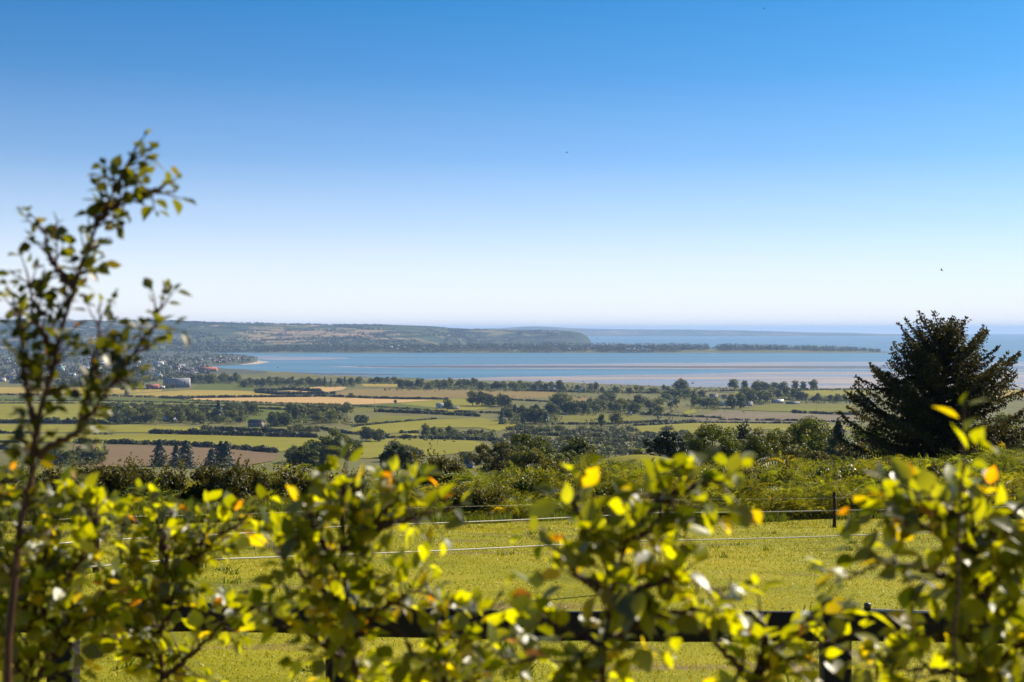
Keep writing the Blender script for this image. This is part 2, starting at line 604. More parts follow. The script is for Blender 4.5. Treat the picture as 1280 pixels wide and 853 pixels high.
SANDS = [
    ('sand_spit', [(398, 459.0), (440, 457.6), (500, 456.9), (600, 456.0), (740, 454.9), (860, 453.6), (1000, 452.6), (1290, 452.6), (1290, 463.2), (1000, 462.2), (800, 461.6), (600, 461.0), (470, 460.3)], 'pool_sand', 'long pinkish sandbank across the bay at low tide', 0.25),
    ('dark_sandbank', [(432, 457.5), (600, 457.2), (760, 457.6), (1000, 457.8), (1290, 458.4), (1290, 461.8), (1060, 461.0), (800, 460.2), (600, 460.2), (470, 459.2)], 'dark_sand', 'dark weedy ridge running along the middle sandbank', 0.6),
    ('tidal_flat', [(525, 474.2), (620, 471.8), (700, 470.4), (780, 468.6), (860, 467.8), (930, 466.0), (1000, 464.4), (1290, 464.2), (1290, 488), (1080, 486), (960, 485.5), (880, 484.5), (800, 482), (700, 478.5), (640, 476.5), (560, 475)], 'sand', 'broad wet sand flat along the near shore of the bay', 0.25),
    ('inner_mudbank', [(330, 464.5), (400, 466.6), (450, 467.2), (505, 468.6), (450, 470.2), (470, 472.2), (400, 470)], 'dark_sand', 'low grey mudbank reaching out from the left shore', 0.3),
    ('pale_sandbank', [(322, 445.6), (380, 446.4), (430, 447.0), (442, 448.6), (400, 450.2), (340, 450.6), (322, 449)], 'pool_sand', 'pale pink sandbank off the town point', 0.25),
    ('beach', [(300, 451.2), (318, 450.6), (338, 453.0), (322, 455.6), (302, 456.4)], 'beach', 'small pale beach at the tip of the town point', 0.5),
]
for nm, pts, m, lab, off in SANDS:
    poly_sheet(nm, wavy(pts, 16, 0.22), M[m], lab, 'sandbank', sp, off)

# ------------------------------------------------------------------ fields of the plain
FIELDS = [
    ('wheat_field', [(-240, 484.5), (80, 484.2), (205, 486.5), (200, 489.5), (150, 492.5), (60, 493.5), (-240, 493)], 'wheat', 'long yellow wheat field at the foot of the town'),
    ('wheat_field', [(130, 496.0), (185, 491), (240, 487.6), (300, 488.6), (338, 491.5), (352, 494.2), (280, 496.3), (215, 498)], 'wheat', 'yellow wheat field right below the dark green strip by the warehouse'),
    ('pasture_field', [(236, 487.6), (252, 479.6), (300, 479.0), (316, 483.5), (350, 486.0), (338, 490.0), (300, 488.4)], 'deep_pasture', 'deep green field just right of the grey warehouse'),
    ('stubble_field', [(222, 498.6), (300, 497.4), (395, 496.2), (470, 499.0), (557, 499.4), (500, 503.6), (425, 506.8), (330, 503.8), (250, 500.6)], 'stubble', 'long pale orange stubble field in the middle of the plain'),
    ('stubble_field', [(356, 489.2), (398, 483.2), (434, 484.0), (428, 487.6), (398, 491.6)], 'stubble', 'small stubble field behind the tree line by the shore'),
    ('dry_field', [(412, 492.2), (445, 487.2), (500, 486.0), (590, 488.0), (692, 490.2), (688, 497.8), (640, 499.0), (585, 498.2), (557, 497.0), (440, 496.6)], 'tan', 'wide brownish tan field before the shore trees'),
    ('dry_field', [(696, 496.8), (736, 497.6), (742, 502.8), (704, 502.4)], 'tan', 'small tan field between the middle woods'),
    ('wheat_field', [(452, 480.2), (506, 480.4), (500, 484.0), (455, 483.4)], 'wheat', 'thin yellow strip among the shore trees'),
    ('pasture_field', [(566, 498.6), (612, 499), (640, 501.5), (606, 511.5), (570, 515), (520, 511), (500, 504.6)], 'meadow', 'bright green field left of the tall round trees'),
    ('pasture_field', [(-240, 494.4), (215, 498.8), (330, 504.6), (425, 508.0), (498, 505.0), (560, 511.4), (480, 511.0), (300, 505.6), (130, 501.6), (-240, 499.6)], 'deep_pasture', 'thin green strip under the stubble field'),
    ('pasture_field', [(-240, 500.4), (130, 502.4), (300, 506.4), (480, 511.8), (540, 515.2), (420, 515.0), (250, 507.6), (150, 505.0), (-240, 504.0)], 'pasture', 'narrow hedged green strip crossing the plain'),
    ('pasture_field', [(-240, 505.2), (105, 505.2), (172, 507.4), (200, 512), (150, 522), (132, 529.6), (-240, 527.4)], 'meadow', 'large bright field left of the round copse'),
    ('pasture_field', [(240, 508.6), (420, 516.0), (400, 528.0), (300, 527.0), (210, 522.0)], 'deep_pasture', 'green field half hidden behind the farm trees'),
    ('pasture_field', [(-240, 530.4), (150, 531.6), (255, 534.4), (262, 540.4), (190, 541.0), (-240, 541.0)], 'meadow', 'light green field below the round copse'),
    ('pasture_field', [(-240, 543.0), (190, 543.2), (390, 547.6), (404, 552.0), (362, 566.0), (330, 563.4), (240, 556.4), (100, 553.0), (-240, 554.6)], 'meadow', 'long light green field above the ploughed field'),
    ('ploughed_field', [(92, 556.0), (240, 558.6), (330, 565.2), (350, 568), (340, 577.0), (300, 584.0), (92, 584.0)], 'plough', 'brown ploughed field behind the dark conifers'),
    ('pasture_field', [(448, 527.6), (478, 520.0), (530, 521.2), (522, 525.8), (462, 530.0)], 'pasture', 'small green field behind the curving hedge'),
    ('pasture_field', [(430, 541.4), (448, 533.4), (530, 525.6), (602, 523.0), (634, 527.6), (648, 532.0), (622, 539.6), (600, 535), (540, 535.0), (500, 541.5), (470, 543.0)], 'meadow', 'light green field below the white house'),
    ('pasture_field', [(396, 572.6), (440, 556.0), (470, 549.0), (520, 549.4), (590, 551.4), (612, 556.6), (604, 563.0), (560, 569.0), (470, 574.0)], 'meadow', 'bright pasture grazed by the black cattle'),
    ('pasture_field', [(470, 545.4), (520, 542.4), (524, 546.6), (475, 547.8)], 'meadow', 'small green paddock above the cattle pasture'),
    ('pasture_field', [(690, 522.0), (730, 518.6), (800, 520.4), (808, 526.0), (740, 529.0), (700, 530.4)], 'pasture', 'olive field in front of the middle wood'),
    ('pasture_field', [(794, 534.0), (868, 529.4), (990, 530.4), (1070, 534.0), (1040, 545.0), (960, 537.0), (858, 543.6), (800, 541.0)], 'meadow', 'yellow green strip behind the near broadleaf trees'),
    ('pasture_field', [(640, 553.6), (700, 549.6), (760, 551), (700, 557.0)], 'pasture', 'green clearing in the grey scrub'),
    ('pasture_field', [(740, 559.0), (800, 556.0), (850, 560.0), (790, 568.0)], 'pasture', 'green clearing beside the lone bushes'),
    ('marsh_field', [(862, 524.0), (900, 513.6), (1000, 517.6), (1070, 519.6), (1070, 527.6), (960, 529.0), (880, 528.4)], 'marsh', 'brown reedy marsh in the flat land'),
    ('pasture_field', [(926, 513.4), (960, 506.4), (1000, 505.8), (1075, 507.6), (1070, 516.0), (1000, 515.4)], 'pasture', 'green field before the greenhouse'),
    ('pasture_field', [(975, 494.6), (988, 488.2), (1085, 487.8), (1085, 496.0)], 'meadow', 'pale green field behind the row of round trees'),
    ('pasture_field', [(914, 497.8), (920, 490.6), (936, 490.6), (932, 497.4)], 'meadow', 'little yellow green field between round trees'),
    ('pasture_field', [(1195, 486.4), (1480, 488.4), (1480, 497.0), (1195, 496.0)], 'wheat', 'pale field seen to the right of the spruce'),
    ('pasture_field', [(853, 516), (866, 511.5), (872, 516.5), (858, 519)], 'meadow', 'tiny green field beside the middle houses'),
]
for i, (nm, pts, m, lab) in enumerate(FIELDS):
    poly_sheet(nm, wavy(pts, 20, 0.15, i), M[m], lab, 'field', gp, 0.18 + 0.015 * i, 'structure', [k for k in KY if 1000 <= k <= 4000])

# ------------------------------------------------------------------ distant hills, headland, far coast
HX = np.array([-500, -200, 0, 60, 130, 215, 255, 330, 400, 520, 600, 680, 712, 726, 733, 737, 739.5])
HS = np.array([396, 398, 401, 400.2, 402, 402.8, 404.2, 405.2, 406.6, 408.6, 411.6, 412.8, 413.6, 416, 420, 424, 429])
HF = np.array([7800, 7800, 7800, 7800, 7800, 7850, 7900, 7950, 7980, 8400, 11800, 12300, 12500, 12600, 12650, 12690, 12720.])
HR = np.array([12600, 12600, 12600, 12600, 12600, 12600, 12600, 12700, 12800, 13000, 13000, 13000, 13000, 12980, 12950, 12900, 12850.])


def make_hills():
    xs = np.concatenate([np.linspace(-500, 560, 330), np.linspace(561, 739.5, 170)])
    vs = np.linspace(0, 1.35, 150)
    sky = np.interp(xs, HX, HS)
    Yf = np.interp(xs, HX, HF)
    Yr = np.interp(xs, HX, HR)
    top = CAMZ + (412 - sky) * Yr / F
    a = (xs - 640) / F
    Y = Yf[None, :] + (Yr - Yf)[None, :] * vs[:, None]
    X = a[None, :] * Y
    t = np.clip(vs, 0, 1)[:, None]
    prof = np.where(xs[None, :] < 560, t ** 0.85 * (1 - 0.18 * np.sin(t * np.pi * 2)), t ** 0.6)
    Z = -2 + (top[None, :] + 2) * prof
    Z = np.where(vs[:, None] > 1, Z - (vs[:, None] - 1) * 180, Z)
    n = np.array([mnoise.fractal(Vector((x / 1100, y / 1100, 3.3)), 1.0, 2.0, 4) for x, y in zip(X.ravel(), Y.ravel())]).reshape(X.shape)
    Z = Z + n * 26 * np.sin(np.clip(t, 0, 1) * np.pi) ** 0.7 * np.where(xs[None, :] < 600, 1, 0.55)
    V = np.stack([X, Y, Z], -1).reshape(-1, 3)
    nr, nc = X.shape
    i = np.arange(nr - 1)[:, None] * nc
    j = np.arange(nc - 1)[None, :]
    Fq = np.stack([i + j, i + j + 1, i + nc + j + 1, i + nc + j], -1).reshape(-1, 4)
    xc = np.repeat(xs[None, :-1], nr - 1, 0).ravel()
    vc = np.repeat(vs[:-1, None], nc - 1, 1).ravel()
    cliff = (xc > 590) & (vc < 0.55 + 0.12 * np.sin(xc * 0.13)) | (xc > 700) & (vc < 0.9)
    o = link('hills', mesh_np('hills', V, Fq, [M['hill'], M['cliff']], cliff.astype(int), None, True))
    tag(o, 'hazy blue patchwork hills ending in a cliff headland over the bay', 'hills', None, 'structure')
    return X, Y, Z, xs


HXg, HYg, HZg, Hxs = make_hills()

# trees and hedge lines of the far hills, too far to count
mb = MB()
nr, nc = HXg.shape
g2 = np.random.default_rng(21)
ii = g2.integers(0, 112, 22000)
jj = g2.integers(0, nc, 22000)
keep = []
for k in range(len(ii)):
    p = Vector((HXg[ii[k], jj[k]], HYg[ii[k], jj[k]], 0))
    w = mnoise.noise(p / 420.0) + 0.7 * mnoise.noise(p / 1500.0)
    lim = 0.12 if Hxs[jj[k]] < 480 else 0.5
    if Hxs[jj[k]] < 520 and ii[k] < 30: lim = -0.25
    keep.append(w > lim)
keep = np.array(keep)
ii, jj = ii[keep], jj[keep]
P = np.stack([HXg[ii, jj], HYg[ii, jj], HZg[ii, jj] + 4], 1)
c = np.repeat(P, 1, 0)
k = len(c)
rad = g2.uniform(7, 16, k)
V, Fq, t = cloud(c, rad, k * 12, 8.0, g2, 0.5, 0.8)
mb.add(V, Fq, t)
# hedges and tree lines that follow the field edges
for _ in range(170):
    i0 = g2.integers(4, 105); j0 = g2.integers(0, nc - 50)
    n = int(g2.integers(20, 46))
    sl = g2.choice([0, 0, 0.15, -0.15, 1.2, -1.2])
    js = np.clip(j0 + np.arange(n) * (1 if abs(sl) < 1 else 0.25), 0, nc - 1).astype(int)
    is_ = np.clip(i0 + np.arange(n) * sl * 0.6, 0, 112).astype(int)
    P = np.stack([HXg[is_, js], HYg[is_, js], HZg[is_, js] + 1.5], 1)
    P = np.repeat(P, 3, 0) + g2.normal(size=(n * 3, 3)) * np.array([9, 3, 0.5])
    V, Fq, t = cloud(P, g2.uniform(2.5, 5, len(P)), len(P) * 5, 6.0, g2)
    mb.add(V, Fq, t)
tag(link('hill_woodland', mb.mesh('hill_woodland', [M['hedge']])), 'dark far-off woods and hedge lines over the hazy hills', 'woodland', None, 'stuff')


def far_coast():
    xs = np.linspace(470, 1135, 200)
    sky = np.interp(xs, [470, 520, 545, 590, 625, 650, 668, 690, 715, 740, 800, 870, 940, 990, 1005, 1060, 1135], [411.5, 409.2, 409.4, 411.2, 410.6, 408.7, 408.2, 408.9, 410.4, 411.2, 411.9, 412.3, 413.4, 415.0, 415.6, 416.2, 418.6])
    Y0, Y1 = 27000.0, 31000.0
    rows = []
    for t, zf in ((0, 0), (0.3, 0.35), (0.6, 0.75), (1, 1), (1.4, 0.6)):
        Y = Y0 + (Y1 - Y0) * t
        top = CAMZ + (412 - sky) * Y1 / F
        rows.append(np.stack([(xs - 640) / F * Y, np.full_like(xs, Y), -3 + (top + 3) * zf], 1))
    V = np.concatenate(rows)
    nc = len(xs)
    i = np.arange(4)[:, None] * nc
    j = np.arange(nc - 1)[None, :]
    Fq = np.stack([i + j, i + j + 1, i + nc + j + 1, i + nc + j], -1).reshape(-1, 4)
    tag(link('far_coast_hills', mesh_np('far_coast_hills', V, Fq, [M['hill']], None, None, True)), 'faint blue coast and low mountain on the horizon', 'hills', None, 'structure')


far_coast()


def peninsula():
    xs = np.linspace(300, 1112, 260)
    top = np.interp(xs, [300, 420, 600, 700, 740, 800, 1000, 1080, 1112], [8, 20, 26, 24, 21, 19, 15, 8, 0.5])
    rows = []
    for t, zf in ((0, -0.15), (0.06, 0.12), (0.3, 0.6), (0.6, 1), (0.8, 0.7), (1, -0.15)):
        Yb = 7900 + 420 * t + 30 * np.sin(xs * 0.05)
        rows.append(np.stack([(xs - 640) / F * Yb, Yb, top * zf], 1))
    V = np.concatenate(rows)
    nc = len(xs)
    i = np.arange(5)[:, None] * nc
    j = np.arange(nc - 1)[None, :]
    Fq = np.stack([i + j, i + j + 1, i + nc + j + 1, i + nc + j], -1).reshape(-1, 4)
    tag(link('peninsula_land', mesh_np('peninsula_land', V, Fq, [M['ground']], None, None, True)), 'low wooded spit of land across the bay', 'peninsula', None, 'structure')
    g = np.random.default_rng(5)
    n = 5600
    x = g.uniform(318, 1100, n)
    t = g.random(n) ** 0.8
    Yb = 7925 + 330 * t
    zb = np.interp(x, xs, top) * np.interp(t, [0, .3, .6, .8, 1], [0.15, 0.6, 1, 0.7, 0.1])
    h = g.uniform(7, 16, n) * np.interp(x, [318, 600, 900, 1050, 1100], [1.2, 1.3, 1.45, 1.1, 0.7])
    gap = np.array([mnoise.noise(Vector((a / 38.0, b / 500.0, 7))) for a, b in zip(x, Yb)])
    front = (x > 850) & (x < 1090) & (t < 0.35)      # pale meadow and low bank on the near side
    keep = (gap > -0.5) & ~front
    x, Yb, zb, h = x[keep], Yb[keep], zb[keep], h[keep]
    C = np.stack([(x - 640) / F * Yb, Yb, zb + h * 0.7], 1)
    V, Fq, tt = cloud(C, h, len(C) * 14, 6.0, g, 0.5, 1.15)
    mb = MB()
    mb.add(V, Fq, tt)
    tag(link('peninsula_woodland', mb.mesh('peninsula_woodland', [M['hedge']])), 'dense dark trees covering the low spit across the bay', 'woodland', None, 'stuff')


peninsula()

# ------------------------------------------------------------------ trees
def crown_broad(seed, n, size, wide=0.5, low=0.12, clumps=34):
    """unit-height broadleaf crown: uneven clumps with gaps"""
    g = np.random.default_rng(seed)
    C, Rr = [], []
    for _ in range(clumps):
        d = unit(1, g)[0]
        u = g.random() ** 0.45
        z = 0.52 + d[2] * u * 0.40
        w = wide * (1.0 - 0.45 * max(0, (z - 0.55) / 0.4)) * (0.8 + 0.2 * math.sin(3 * math.atan2(d[1], d[0]) + seed))
        C.append((d[0] * u * w * 0.85, d[1] * u * w * 0.85, max(low, z)))
        Rr.append(g.uniform(0.12, 0.20))
    return cloud(np.array(C), np.array(Rr), n, size, g, 0.35, 0.8)


def crown_conifer(seed, n, size, wide=0.24):
    g = np.random.default_rng(seed)
    h = g.random(n) ** 1.25
    z = 0.06 + 0.92 * h
    tier = 0.78 + 0.22 * np.sin(z * 46 + g.normal(size=n) * 0.5)
    r = wide * (1 - h) ** 0.85 * tier * (0.25 + 0.75 * g.random(n) ** 0.45) + 0.008
    th = g.random(n) * 2 * np.pi
    lop = 1 + 0.22 * np.sin(2 * th + seed + 5 * z) + 0.22 * np.sin(5 * th + z * 31) + 0.15 * np.sin(3 * th - z * 57)
    P = np.stack([np.cos(th) * r * lop, np.sin(th) * r * lop, z - r * 0.25], 1)
    Nn = np.stack([np.cos(th), np.sin(th), np.full(n, 0.6)], 1) + 0.7 * unit(n, g)
    Nn /= np.linalg.norm(Nn, axis=1)[:, None]
    V, Fq = quads(P, Nn, size * (0.6 + 0.8 * g.random(n)), g)
    t = (1 + 0.25 * g.normal(size=n)).clip(0.4, 1.7)
    return V, Fq, np.repeat(np.stack([t, t, t], 1), 4, 0)


def trunk_unit(mb, top=0.6, r=0.022, mat=1, seed=0, limbs=4):
    g = np.random.default_rng(seed + 99)
    P = np.array([(0, 0, -0.03), (0.004, 0, 0.15), (-0.006, 0.005, 0.35), (0.004, 0, top)])
    mb.tube(P, [r * 1.25, r, r * 0.75, r * 0.3], 6, mat)
    for k in range(limbs):
        a = g.random() * 6.28
        z = 0.22 + 0.3 * g.random()
        e = np.array([math.cos(a) * 0.26, math.sin(a) * 0.26, z + 0.22])
        mb.tube([(0, 0, z), e * 0.5 + np.array([0, 0, z * 0.5]), e], [r * 0.5, r * 0.35, r * 0.12], 5, mat)


PROTO = {}


def proto_far(key, kind, seed, n, size, m, wide):
    mb = MB()
    if kind == 'broad':
        mb.add(*crown_broad(seed, int(n * 1.35), size, wide))
        trunk_unit(mb, 0.6, 0.02, 1, seed, 2)
    elif kind == 'poplar':
        g = np.random.default_rng(seed)
        C = np.stack([g.normal(size=22) * 0.06, g.normal(size=22) * 0.06, np.linspace(0.2, 0.88, 22)], 1)
        mb.add(*cloud(C, np.full(22, 0.14) * np.sin(np.linspace(0.7, 2.6, 22)), n, size, g, 0.4, 1.1))
        trunk_unit(mb, 0.6, 0.02, 1, seed, 0)
    elif kind == 'bush':
        g = np.random.default_rng(seed)
        C = np.stack([g.uniform(-0.6, 0.6, 14), g.uniform(-0.5, 0.5, 14), g.uniform(0.22, 0.62, 14)], 1)
        C[:, 2] *= 1 - 0.5 * np.hypot(C[:, 0], C[:, 1])
        mb.add(*cloud(C, g.uniform(0.22, 0.36, 14), n, size, g, 0.45, 0.9))
        trunk_unit(mb, 0.4, 0.03, 1, seed, 0)
    else:
        mb.add(*crown_conifer(seed, n, size, wide))
        trunk_unit(mb, 0.7, 0.018, 1, seed, 0)
    PROTO[key] = mb.mesh(key, [m, M['bark']])


for s in range(5):
    proto_far('broad%d' % s, 'broad', 10 + s, 1100, 0.085, M['oak'], 0.5 + 0.05 * (s % 3))
for s in range(3):
    proto_far('light%d' % s, 'broad', 30 + s, 1100, 0.085, M['oak_light'], 0.55)
for s in range(2):
    proto_far('conifer%d' % s, 'conifer', 40 + s, 900, 0.07, M['conifer'], 0.25 + 0.05 * s)
for s in range(2):
    proto_far('poplar%d' % s, 'poplar', 50 + s, 900, 0.08, M['oak'], 0.3)
for s in range(4):
    proto_far('bush%d' % s, 'bush', 60 + s, 620, 0.16, M['scrub_leaf'] if s < 2 else M['oak'], 0.5)

g3 = np.random.default_rng(3)
TREE_NAME = {'broad': 'broadleaf_tree', 'light': 'broadleaf_tree', 'conifer': 'conifer_tree', 'poplar': 'slender_tree', 'bush': 'bush'}
n_trees = 0


def far_tree(kind, x, y, hpx, label, group, aspect=1.0):
    global n_trees
    p = gp(x, y)
    h = hpx * p[1] / F * 1.18
    key = kind + str(int(g3.integers(0, sum(1 for k in PROTO if k.rstrip('0123456789') == kind))))
    o = link(TREE_NAME[kind], PROTO[key], None, (p[0], p[1], p[2] - 0.02 * h))
    o.scale = (h * aspect, h * aspect, h)
    o.rotation_euler = (0, 0, float(g3.random() * 6.28))
    tag(o, label, 'bush' if kind == 'bush' else 'tree', group)
    n_trees += 1
    return o


def grove(x0, x1, y0, y1, n, h0, h1, kinds, label, group, aspect=(0.95, 1.45), line=None):
    for k in range(n):
        x = x0 + (x1 - x0) * ((k + 0.5 + g3.uniform(-0.45, 0.45)) / n)
        if line is not None:
            y = np.interp(x, [p[0] for p in line], [p[1] for p in line]) + g3.uniform(0, y1 - y0)
        else:
            y = g3.uniform(y0, y1)
        kd = kinds[int(g3.integers(0, len(kinds)))]
        far_tree(kd, x, y, g3.uniform(h0, h1), label, group, float(g3.uniform(*aspect)))


# (x0, x1, y0, y1, count, hmin, hmax, kinds, label, group)
GROVES = [
    (60, 178, 482, 484.5, 14, 8, 11, ['broad', 'light'], 'dark tree in the long wood behind the left wheat field', 'wood behind the left wheat field'),
    (204, 219, 485.5, 487, 3, 5, 7, ['broad'], 'round tree in front of the pale grey warehouse', 'trees before the warehouse'),
    (238, 300, 478, 480, 9, 9, 13, ['broad', 'broad', 'light'], 'tree in the dark belt right of the warehouse', 'tree belt right of the warehouse'),
    (300, 330, 482.5, 485, 5, 8, 11, ['broad'], 'tree beside the little white house near the inlet', 'trees by the inlet house'),
    (334, 400, 480.5, 483.5, 10, 8, 11, ['broad', 'light'], 'tree in the belt left of the small stubble field', 'shore belt, left end'),
    (396, 440, 482, 484, 6, 9, 12, ['broad', 'broad', 'conifer'], 'tree behind the small stubble field', 'trees behind the small stubble field'),
    (440, 500, 478.5, 480, 7, 6, 9, ['broad', 'light'], 'tree behind the thin yellow strip', 'trees behind the thin yellow strip'),
    (500, 600, 484, 487, 16, 9, 12, ['broad', 'broad', 'light'], 'tree in the dense shore belt above the tan field', 'shore belt above the tan field'),
    (600, 690, 486, 489.5, 14, 8, 11, ['broad', 'light'], 'tree in the shore belt left of the white shore house', 'shore belt by the white shore house'),
    (690, 700, 489, 490, 1, 12, 13, ['broad'], 'single dark round tree beside the white shore house', None),
    (704, 800, 488, 492, 10, 6, 9, ['broad', 'light'], 'low tree along the shore right of the white shore house', 'low trees along the middle shore'),
    (800, 850, 488, 493, 6, 6, 9, ['broad', 'light'], 'low tree along the shore before the boats', 'low trees before the boats'),
    (845, 858, 489, 491, 2, 13, 15, ['light'], 'tall pale tree standing above the shore wood', 'pale tall pair above the shore wood'),
    (832, 878, 497, 500, 7, 10, 13, ['broad'], 'dark tree in the block by the bright tin roof', 'dark block by the tin roof'),
    (940, 968, 488, 490.5, 5, 10, 13, ['broad'], 'dark tree in the tight row on the shore', 'tight dark row on the shore'),
    (930, 960, 501, 506, 5, 13, 17, ['broad'], 'dark tree over the white walled house', 'dark trees over the white walled house'),
    (958, 1000, 494, 500, 6, 10, 13, ['broad', 'light'], 'tree around the long greenhouse', 'trees round the greenhouse'),
    (990, 1080, 500, 504, 9, 7, 11, ['broad', 'light'], 'tree beside the grey farm shed', 'trees by the grey farm shed'),
    (866, 898, 507, 513, 5, 9, 13, ['broad'], 'dark tree beside the cluster of pale roofs', 'trees by the pale roofs'),
    (913, 928, 509, 512.5, 3, 15, 18, ['broad'], 'dark tall tree right of the cluster of pale roofs', 'tall dark trees by the pale roofs'),
    (590, 604, 507, 509, 2, 17, 19, ['light', 'broad'], 'tall tree above the white house', 'tall trees above the white house'),
    (606, 634, 506, 509, 4, 13, 16, ['broad'], 'round tree right of the white house', 'trees right of the white house'),
    (626, 695, 520, 531, 13, 14, 19, ['broad', 'conifer', 'broad'], 'dark tree in the thick wood right of the white house', 'thick wood right of the white house'),
    (690, 708, 509, 513, 2, 17, 20, ['light'], 'tall light tree rising from the middle wood', 'tall light trees in the middle wood'),
    (704, 735, 516, 519, 6, 13, 16, ['broad'], 'dark tree in the middle wood', 'middle wood'),
    (736, 800, 505, 518, 18, 10, 16, ['broad', 'light', 'broad'], 'tree in the wide wood in the middle of the plain', 'wide wood of the plain'),
    (800, 845, 500, 520, 12, 8, 12, ['broad', 'light'], 'tree in the loose wood left of the houses', 'loose wood left of the houses'),
    (136, 152, 529, 530.5, 3, 13, 16, ['broad'], 'dark tree at the left end of the round copse', 'left end of the round copse'),
    (150, 192, 522, 530.5, 12, 15, 20, ['broad', 'broad', 'light'], 'dark tree in the round copse', 'round copse'),
    (183, 193, 513, 515, 2, 9, 11, ['broad'], 'dark tree standing alone above the round copse', 'dark pair above the copse'),
    (196, 240, 518, 529, 10, 11, 16, ['broad', 'light'], 'tree around the pale roofed barn', 'trees round the pale roofed barn'),
    (240, 306, 522, 531, 13, 9, 15, ['light', 'light', 'broad'], 'light green tree beside the stone cottage', 'light trees by the stone cottage'),
    (284, 322, 516, 520, 7, 12, 15, ['broad'], 'dark tree in the belt above the stone cottage', 'dark belt above the cottage'),
    (338, 360, 531, 533, 5, 14, 17, ['broad'], 'tree in the squared dark block right of the cottage', 'dark block right of the cottage'),
    (362, 436, 518, 531, 16, 13, 18, ['broad', 'broad', 'light'], 'tree in the dark wood above the big lone tree', 'dark wood above the big tree'),
    (360, 395, 537, 541, 6, 7, 11, ['bush', 'light'], 'pale bush at the end of the long hedge', 'pale bushes at the hedge end'),
    (440, 456, 529, 531.5, 2, 10, 12, ['broad'], 'small tree of the pair on the curving hedge', 'pair on the curving hedge'),
    (456, 474, 549, 553, 3, 14, 18, ['broad'], 'dark tree at the left end of the cattle pasture', 'trees left of the cattle pasture'),
    (530, 556, 543, 547, 4, 9, 14, ['broad'], 'dark tree behind the cattle pasture', 'trees behind the cattle pasture'),
    (556, 612, 543, 548, 6, 8, 11, ['bush', 'bush', 'broad'], 'big round bush behind the cattle pasture', 'round bushes behind the cattle pasture'),
    (360, 380, 574, 580, 3, 16, 20, ['broad'], 'round tree at the right end of the ploughed field', 'trees at the end of the ploughed field'),
    (484, 520, 572, 584, 5, 14, 20, ['broad'], 'dark tree at the lower edge of the cattle pasture', 'trees under the cattle pasture'),
    (575, 610, 575, 584, 4, 12, 17, ['broad'], 'small dark tree near the grey slate roof', 'trees near the grey roof'),
    (-200, 130, 526.8, 529, 34, 5, 8, ['bush', 'broad'], 'low tree in the hedge left of the round copse', 'hedge trees left of the copse'),
    (50, 125, 576, 583, 8, 14, 22, ['broad', 'light'], 'dark tree behind the leafy sapling', 'dark trees behind the sapling'),
]
for gr in GROVES:
    grove(*gr)
uc, ur = [], []
for x0, x1, y0, y1, n, h0, h1, *_r in GROVES:
    if n < 4: continue
    for _ in range(int(max(n * 5, (x1 - x0) * 1.3))):
        p = gp(g3.uniform(x0 - 2, x1 + 2), g3.uniform(y0 - 0.5, y1 + 0.8))
        h = 0.5 * (h0 + h1) * p[1] / F * g3.uniform(0.25, 0.62)
        uc.append((p[0], p[1], p[2] + h * 0.42)); ur.append(h * 0.6)
mb = MB()
mb.add(*cloud(np.array(uc), np.array(ur), len(uc) * 16, 2.0, g3, 0.45, 0.9))
tag(link('undergrowth', mb.mesh('undergrowth', [M['oak']])), 'dark leafy undergrowth closing the woods and belts of the plain', 'undergrowth', None, 'stuff')

for x, y, h, asp in ((199, 578, 24, 0.9), (220, 578, 19, 0.9), (232, 582, 26, 0.95), (264, 581, 17, 1.2), (276, 580, 24, 1.0), (283, 580, 24, 0.95)):
    far_tree('conifer', x, y + 5, h + 5, 'dark pointed conifer before the ploughed field', 'dark conifers before the ploughed field', asp * 1.9)
far_tree('conifer', 273, 526, 22, 'single tall pointed conifer behind the stone cottage', None, 1.5)
far_tree('broad', 559, 514, 15, 'lone round tree left of the white house', None, 1.0)
far_tree('broad', 438, 498, 7, 'small lone round tree on the hedge above the stubble field', None, 1.0)
far_tree('broad', 494, 505, 5, 'tiny dark tree on the right tip of the stubble field', None, 1.0)
far_tree('broad', 158, 495, 7, 'small round tree between the two wheat fields', None, 1.0)
far_tree('light', 771, 533, 17, 'pale round tree alone in the olive fields', None, 1.15)
far_tree('broad', 752, 535, 17, 'narrow dark tree alone in the olive fields', None, 0.6)
for x, h, k, lab in ((918, 15, 'broad', 'broad dark tree at the left of the shore row'), (931, 12, 'poplar', 'slim tree second in the shore row'),
                     (994, 12, 'poplar', 'slim tree just right of the pale crown in the shore row'), (1004, 11, 'poplar', 'slim small tree between two taller ones in the shore row'),
                     (1017, 13, 'broad', 'dense tree at the right end of the shore row')):
    far_tree(k, x, 488.5, h, lab, 'shore row of round trees', 1.05 if k == 'broad' else 1.5)
far_tree('light', 979, 491, 13, 'wide pale tree inside the shore row', 'shore row of round trees', 1.2)

# scrub of the middle plain: single bushes
SCRUB = [
    (640, 700, 537, 541, 9, 6, 9, 'grey green bush along the edge of the field below the wood', 'scrub below the wood'),
    (700, 770, 538, 544, 10, 6, 9, 'grey green bush in the scrub left of the pale tree', 'scrub left of the pale tree'),
    (770, 860, 538, 548, 12, 6, 9, 'grey green bush in the scrub below the yellow strip', 'scrub below the yellow strip'),
    (620, 700, 546, 556, 9, 8, 11, 'round bush in the scrub beside the light field', 'scrub beside the light field'),
    (700, 800, 548, 558, 14, 8, 12, 'round bush in the middle of the scrubland', 'middle scrubland'),
    (800, 880, 550, 566, 10, 8, 12, 'round bush in the scrub left of the near trees', 'scrub left of the near trees'),
    (690, 720, 562, 570, 4, 12, 16, 'dark bush at the lower edge of the scrub', 'lower edge of the scrub'),
    (745, 800, 565, 572, 5, 9, 12, 'dark round bush beside the green clearing', 'bushes beside the clearing'),
]
